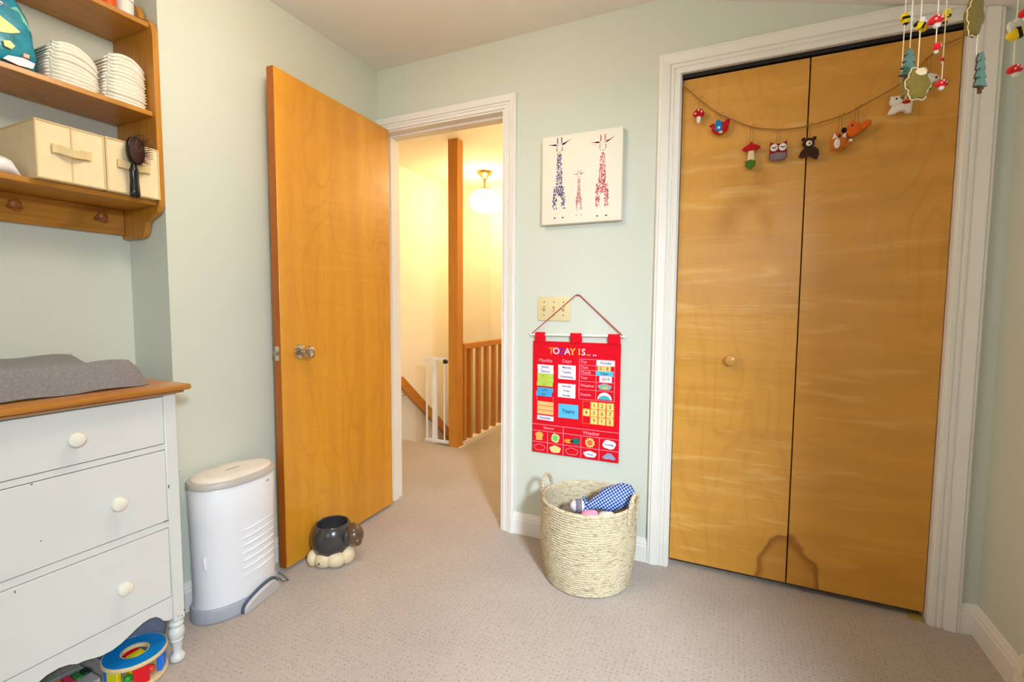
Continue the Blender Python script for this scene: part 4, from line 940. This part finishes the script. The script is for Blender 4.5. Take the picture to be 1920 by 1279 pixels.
ornament('felt_bird', 'felt bird in blue and red with raised tail on the garland', -.078, 1.822, [('body', E_(0, -.004, .031, .024, 18), red2, .018, 0), ('tail', [(.010, -.006), (.018, .020), (.028, .030), (.036, .020), (.030, -.004)], red2, .012, .001), ('beak', [(-.026, .002), (-.040, .007), (-.030, .014), (-.020, .014)], red2, .012, 0), ('wing', [(-.018, -.008), (-.014, .022), (-.006, .028), (.006, .016), (.010, -.006), (.002, -.020), (-.010, -.018)], blu, .010, .008), ('wing_spot', E_(-.003, -.006, .005, .005, 10), wht, .003, .013), ('belly', E_(.004, -.022, .008, .005, 10), cre, .006, .008)], 1)
ornament('felt_toadstool', 'tall felt toadstool with pointed red cap and green grass base', .035, 1.705, [('stem', [(-.012, -.030), (-.008, .022), (.010, .022), (.014, -.030)], cre, .014, 0), ('cap', [(-.032, .018), (-.024, .026), (-.006, .036), (0, .046), (.008, .036), (.026, .028), (.033, .022), (.024, .014), (.004, .010), (-.022, .010)], red2, .020, .002), ('grass', [(-.020, -.028), (-.018, -.046), (-.006, -.056), (.0, -.060), (.006, -.054), (.016, -.046), (.018, -.028), (0, -.022)], grn, .014, .003)], 2)
ornament('felt_owl', 'sleeping felt owl in maroon with grey belly on the garland', .127, 1.703, [('body', [(-.030, -.026), (-.028, .020), (-.027, .036), (-.012, .028), (.012, .028), (.028, .037), (.028, .020), (.030, -.026), (.020, -.033), (-.020, -.033)], mar, .018, 0), ('belly', [(-.029, -.026), (-.028, -.008), (0, -.004), (.028, -.008), (.029, -.026), (.018, -.034), (-.018, -.034)], gry, .018, .002), ('eye_patch', E_(-.014, .012, .013, .014, 14), wht, .008, .008), ('eye_patch', E_(.014, .012, .013, .014, 14), wht, .008, .008), ('eyelash', [(-.022, .011), (-.014, .008), (-.006, .014), (-.006, .016), (-.014, .011), (-.022, .013)], blk, .003, .013), ('eyelash', [(.022, .011), (.014, .008), (.006, .014), (.006, .016), (.014, .011), (.022, .013)], blk, .003, .013)], 2)
ornament('felt_bear', 'dark brown felt bear with white muzzle hanging at the door split', .228, 1.697, [('body', [(-.034, -.024), (-.028, -.006), (-.016, .008), (.016, .008), (.028, -.002), (.032, -.020), (.026, -.038), (.018, -.036), (.014, -.026), (.006, -.030), (-.004, -.022), (-.014, -.020), (-.022, -.030)], brn, .018, 0), ('head', E_(-.004, .022, .020, .019, 16), brn, .018, .002), ('ear', E_(-.020, .038, .007, .007, 10), brn, .010, 0), ('ear', E_(.014, .038, .007, .007, 10), brn, .010, 0), ('muzzle', E_(-.003, .019, .010, .010, 12), wht, .006, .011), ('nose', [(-.006, .018), (-.001, .023), (.001, .021), (-.002, .018), (.001, .014), (-.001, .013)], blk, .003, .0155)], 1)
ornament('felt_fox', 'seated felt fox with white chest on the garland', .320, 1.717, [('body', [(-.024, -.030), (-.026, -.006), (-.022, .022), (-.014, .030), (.012, .024), (.020, .006), (.022, -.024), (.010, -.034), (-.012, -.035)], tan, .018, 0), ('tail', [(.010, -.030), (.024, -.026), (.036, -.012), (.030, -.004), (.020, -.014)], tan, .012, .001), ('tail_tip', E_(.033, -.006, .006, .005, 10), wht, .010, .003), ('ear', [(-.024, .004), (-.018, .026), (-.008, .008)], wht, .006, .009), ('ear', [(.004, .010), (.016, .022), (.018, .004)], wht, .006, .009), ('nose', E_(-.002, .012, .004, .004, 10), blk, .004, .012), ('chest', E_(-.008, -.012, .010, .017, 14), wht, .008, .009)], 2)
ornament('felt_squirrel', 'orange felt squirrel with curled tail at right of the fox', .368, 1.755, [('body', [(-.032, -.020), (-.028, .002), (-.020, .016), (-.008, .022), (.006, .016), (.016, .006), (.014, -.014), (.002, -.028), (-.018, -.030)], org, .018, 0), ('tail', [(.008, -.008), (.014, .010), (.026, .022), (.042, .018), (.042, .004), (.030, -.006), (.016, -.012)], org, .018, .002), ('ear', E_(-.010, .022, .005, .007, 10), org, .008, .001), ('acorn', E_(-.037, -.006, .008, .010, 10), blk, .010, .004), ('eye', E_(-.014, .006, .003, .003, 8), blk, .003, .010)], 2)
ornament('felt_polar_bear', 'white felt polar bear with red scarf below the mobile', .491, 1.812, [('body', [(-.036, -.026), (-.026, -.004), (-.008, .006), (.020, .006), (.034, .008), (.032, -.010), (.030, -.030), (.020, -.032), (.012, -.022), (-.006, -.022), (-.014, -.028), (-.030, -.030)], wht, .018, 0), ('head', E_(-.014, .012, .019, .017, 16), wht, .018, .003), ('ear', E_(-.026, .027, .005, .005, 8), wht, .008, .001), ('ear', E_(-.002, .028, .005, .005, 8), wht, .008, .001), ('scarf', [(.0, .004), (.010, .010), (.022, .008), (.024, .0), (.010, -.002)], red2, .010, .008), ('eye', E_(-.015, .018, .003, .003, 8), blk, .003, .013)], 1)
ornament('felt_spotted_toadstool', 'pale felt toadstool with dark red dots and green base', .562, 1.876, [('cap', [(-.034, .016), (-.026, .028), (-.006, .030), (.020, .018), (.032, .004), (.022, -.004), (-.010, -.006), (-.030, .002)], wht, .016, .002), ('stem', [(-.020, -.006), (.004, -.006), (.0, -.022), (-.016, -.026)], brk, .012, 0), ('grass', [(-.030, -.030), (-.016, -.020), (.004, -.016), (.010, -.024), (-.004, -.036), (-.024, -.040)], lgr, .014, .002)] + [('spot', E_(x, z, .0042, .0038, 8), mar, .003, .0105) for x, z in ((-.018, .020), (-.006, .024), (-.012, .002), (.018, .006))], 2)

# ------------------------------------------------------------------ felt mobile near the viewer
MC = Vector((.405, 1.305, 1.95))
mob = thing('felt_mobile', 'hanging felt mobile of bees mushrooms and trees in front of the closet', 'mobile', MC)
string_m = mat('cream_string', (240, 226, 190), 0.9)
bm = BM(); tube(bm, [(MC.x + .125 * math.cos(a), MC.y + .125 * math.sin(a), MC.z) for a in [2 * PI * k / 40 for k in range(40)]], .006, 8, True); obj('hoop', bm, mat('beech_hoop', (214, 178, 122), 0.6), mob, True)
bm = BM()
for k in range(4):
    a = PI / 4 + PI / 2 * k; tube(bm, [(MC.x + .125 * math.cos(a), MC.y + .125 * math.sin(a), MC.z), (MC.x, MC.y, MC.z + .11)], .0012, 5)
cz_ = H - .28 * (MC.x + .314); tube(bm, [(MC.x, MC.y, MC.z + .11), (MC.x, MC.y, cz_)], .0012, 5)
obj('suspension_cord', bm, string_m, mob, True)
bm = BM(); lathe(bm, [(.008, -.006), (.010, -.002), (.010, .002)], 14, Matrix.Translation((MC.x, MC.y, cz_))); obj('ceiling_hook', bm, steel_m, mob, True)
def mstring(p, ztop=MC.z):
    bm = BM(); tube(bm, [p, (p[0], p[1], (p[2] + ztop) / 2), (p[0], p[1], ztop)], .0011, 5); obj('string', bm, string_m, mob, True)
def mfelt(name, c, parts, tilt=0.0, yaw=YAW, scale=1.0):
    """parts relative to c, facing the room"""
    M = Matrix.Translation(c) @ Matrix.Rotation(yaw, 4, 'Z') @ Matrix.Rotation(tilt, 4, 'Y') @ Matrix.Scale(scale, 4)
    par = None
    for n, poly, m, th, off in parts:
        bm = BM(); puffy(bm, poly, th, M @ Matrix.Translation((0, -off, 0)))
        if par is None: par = obj(name, bm, m, mob, True, angle=55)
        else: obj(n, bm, m, par, angle=55)
    return par
def bee(c, tilt=0.0, yaw=YAW, s=1.0):
    mfelt('felt_bee', c, [('body', E_(0, 0, .014, .0095, 16), yel, .014, 0), ('stripe', [(-.004, -.009), (.003, -.0095), (.004, .0095), (-.003, .0098)], blk, .0155, .0006), ('head', E_(.012, 0, .005, .006, 10), blk, .010, .0006), ('wing', E_(-.006, .013, .007, .010, 12), wht, .005, .002), ('wing', E_(.006, .014, .006, .009, 12), wht, .005, .001)], tilt, yaw, s)
def mush(c, tilt=0.0, yaw=YAW, s=1.0):
    mfelt('felt_mushroom', c, [('cap', cap(0, 0, .013, .012), rsb, .014, 0), ('stem', E_(0, -.006, .006, .006, 10), wht, .008, 0)] + [('spot', E_(x, z, .002, .002, 8), wht, .003, .0075) for x, z in ((-.006, .003), (.0, .008), (.006, .004))], tilt, yaw, s)
def spruce(c, h, w, tilt=0.0, yaw=YAW):
    n = 4; right = []; left = []
    for k in range(n):
        z0 = h / 2 - h * .82 * k / n; z1 = h / 2 - h * .82 * (k + 1) / n; ww = w * (.35 + .65 * (k + 1) / n)
        right += [(ww * .35 * (1 if k else .1), z0), (ww * .8, z1 + .003), (ww * .9, z1)]; left += [(-ww * .25 * (1 if k else .1), z0), (-ww * .6, z1 + .003), (-ww * .65, z1)]
    poly = right + list(reversed(left)); poly = [(x, z) for x, z in reversed(poly)]
    M = Matrix.Translation(c) @ Matrix.Rotation(yaw, 4, 'Z') @ Matrix.Rotation(tilt, 4, 'Y')
    bm = BM(); prism(bm, poly, M @ frame((0, .003, 0), (1, 0, 0), (0, 0, 1)), .006); o = obj('felt_tree', bm, teal, mob, True)
    bm = BM(); prism(bm, [(x * 1.10 + .001, z * 1.03 - .001) for x, z in poly], M @ frame((0, .006, 0), (1, 0, 0), (0, 0, 1)), .003); obj('felt_edge', bm, brk, o)
    bm = BM(); prism(bm, [(-.003, -h / 2), (.003, -h / 2), (.003, -h * .30), (-.003, -h * .30)], M @ frame((0, .003, 0), (1, 0, 0), (0, 0, 1)), .005); obj('trunk', bm, brk, o)
def bush(c, w, h, disc, yaw=YAW, tilt=0.0):
    M = Matrix.Translation(c) @ Matrix.Rotation(yaw, 4, 'Z') @ Matrix.Rotation(tilt, 4, 'Y')
    poly = [(w / 2 * math.cos(a) * (1 + .10 * math.cos(6 * a)), h / 2 * math.sin(a) * (1 + .08 * math.cos(6 * a))) for a in [2 * PI * k / 48 for k in range(48)]]
    bm = BM(); puffy(bm, poly, .014, M); o = obj('felt_bush', bm, olive, mob, True, angle=55)
    bm = BM(); tube(bm, [M @ Vector((x * 1.04 + .0012 * math.sin(i * 1.9), -.002 + .001 * math.cos(i * 1.9), z * 1.04)) for i, (x, z) in enumerate(poly)], .0010, 5, True); obj('blanket_stitch', bm, cre, o)
    if disc: bm = BM(); puffy(bm, E_(disc[0], disc[1], .011, .007, 16), .004, M @ Matrix.Translation((0, -.008, 0))); obj('felt_disc', bm, cre, o)
mstring((.316, 1.356, 1.612)); bee((.316, 1.356, 1.748), 1.3, YAW, .85)
bush((.321, 1.347, 1.606), .040, .062, None, YAW + 1.0)
mstring((.312, 1.289, 1.655)); spruce((.310, 1.288, 1.622), .066, .021, .06)
mstring((.312, 1.230, 1.585)); bee((.314, 1.232, 1.668), -.5, YAW + PI, .85); bush((.312, 1.228, 1.557), .046, .060, (-.0, .020))
mstring((.333, 1.212, 1.620)); mush((.331, 1.212, 1.663), -.25, YAW, 1.0); mush((.334, 1.211, 1.613), -.35, YAW + 1.0, .8)
mstring((.368, 1.291, 1.575)); bee((.371, 1.301, 1.712), 1.0, YAW + 1.2, .85); mush((.367, 1.292, 1.620), 0, YAW + 1.0, .45); mush((.367, 1.288, 1.570), -.1, YAW, .85)
mstring((.395, 1.216, 1.59)); bush((.388, 1.216, 1.660), .040, .072, None, YAW + .3, .1); spruce((.403, 1.215, 1.556), .074, .018, -.05, YAW + .35)
mstring((.522, 1.414, 1.63)); bee((.522, 1.413, 1.698), -.4, YAW, 1.25); mush((.524, 1.412, 1.621), -.2, YAW, 1.05)
mstring((.506, 1.330, 1.69)); mush((.506, 1.330, 1.697), 0, YAW, 1.1)

# ------------------------------------------------------------------ toys under the dresser
ty = thing('roller_toy', 'wooden drum toy with blue top and coloured bars by the dresser leg', 'toy', (-1.590, .766, .002))
ply = wood('pale_plywood', (232, 206, 158), (190, 150, 90), 0.5, 'x', 0.1, 0, 0.2)
def disc(z0, z1, r0, r1):
    bm = BM(); prof = [(r0, z0), (r1, z0), (r1 + .001, z0 + .002), (r1 + .001, z1 - .002), (r1, z1), (r0, z1)]
    rings(bm, [[Vector((r * math.cos(2 * PI * j / 48), r * math.sin(2 * PI * j / 48), z)) for j in range(48)] for r, z in prof], True); return bm
obj('bottom_disc', disc(0, .011, .032, .078), ply, ty); obj('top_disc', disc(.068, .079, .032, .079), ply, ty)
obj('blue_face', disc(.0785, .0800, .036, .075), mat('blue_lacquer', (14, 136, 214), 0.3, noise=(16, 0.14)), ty)
for k, c in enumerate(((226, 208, 20), (226, 16, 34), (10, 120, 236), (60, 170, 50), (226, 16, 34), (10, 120, 236))):
    a = -PI / 2 + .25 + k * PI / 3; bm = BM(); box(bm, (-.019, -.0065, .011), (.019, .0065, .068), .002)
    bmesh.ops.transform(bm, matrix=Matrix.Rotation(a + PI / 2, 4, 'Z') @ Matrix.Translation((0, -.065, 0)), verts=bm.verts); obj('bar', bm, mat('lacquer_%d_%d_%d' % c, c, 0.3), ty)
    bm = BM(); ball(bm, (.053 * math.cos(a + .52), .053 * math.sin(a + .52), .030), .0115, 14); obj('bead', bm, mat('bead_%d' % (k % 3), ((40, 160, 50), (240, 70, 50), (236, 214, 40))[k % 3], 0.35), ty)
bm = BM(); box(bm, (-.012, -.022, .012), (.012, .022, .070), .003); obj('inner_block', bm, mat('yellow_lacquer', (236, 214, 10), 0.3), ty)
sb = mat('slate_blue_fabric', (104, 116, 138), 0.9, noise=(90, 0.15), bump=(300, 0.4, 0.003))
bm = BM(); rs = []
for z, k in ((0, .94), (.02, 1), (.10, 1), (.135, .92), (.148, .7)):
    rs.append([Vector((-1.778 + .095 * k * math.copysign(abs(math.cos(a)) ** .5, math.cos(a)), .838 + .088 * k * math.copysign(abs(math.sin(a)) ** .5, math.sin(a)), z)) for a in [2 * PI * q / 32 for q in range(32)]])
rings(bm, rs); tag(obj('fabric_pouf', bm, sb, angle=60), 'slate blue fabric cube under the dresser behind the drum toy', 'storage cube')
xy = thing('xylophone', 'grey wooden toy xylophone with rainbow bars under the dresser', 'toy', (-1.66, .60, 0))
gw = mat('grey_washed_wood', (176, 172, 168), 0.6, noise=(20, 0.12))
bm = BM(); prism(bm, [(-.10, -.07), (.085, -.055), (.085, .055), (-.10, .07)], frame((-1.660, .60, .03), (0, 1, 0), (-1, 0, 0)), .02); obj('frame', bm, gw, xy, True)
for s in (-1, 1):
    bm = BM(); box(bm, (-1.71 if s < 0 else -1.615, .51, 0), (-1.69 if s < 0 else -1.60, .66, .031)); obj('foot', bm, gw, xy, True)
for k, c in enumerate(((20, 24, 30), (30, 130, 210), (30, 160, 150), (240, 150, 50), (226, 60, 90), (60, 130, 60), (30, 60, 40))):
    y = .562 + .019 * k; bm = BM(); box(bm, (-1.705 + .004 * k, y - .0085, .0505), (-1.625 - .004 * k, y + .0085, .058), .002); obj('bar', bm, mat('xylo_%d' % k, c, 0.3), xy, True)

# ------------------------------------------------------------------ distressed crate by the right wall
cr_m = mat('distressed_white_wood', (206, 196, 176), 0.8, noise=(28, 0.18), bump=(60, 0.3, 0.004))
cr = thing('wooden_crate', 'distressed white wooden crate with rounded posts by the right wall', 'crate', (.70, 1.25, 0))
for x in (.694, .748):
    for y in (.98, 1.55):
        bm = BM(); prism(bm, [(x - .026, 0), (x + .026, 0), (x + .026, .262), (x + .016, .270), (x, .268), (x - .014, .258), (x - .026, .238)], frame((0, y + .018, 0), (1, 0, 0), (0, 0, 1)), .036); obj('post', bm, cr_m, cr, True)
for z in (.03, .10, .17):
    for x in (.666, .750):
        bm = BM(); box(bm, (x, .998, z), (x + .012, 1.532, z + .055), .002); obj('slat', bm, cr_m, cr, True)
    for y in (.974, 1.544):
        bm = BM(); box(bm, (.680, y, z), (.760, y + .006, z + .066), .002); obj('end_slat', bm, cr_m, cr, True)
bm = BM(); box(bm, (.679, .99, .02), (.749, 1.54, .03)); obj('bottom', bm, cr_m, cr, True)
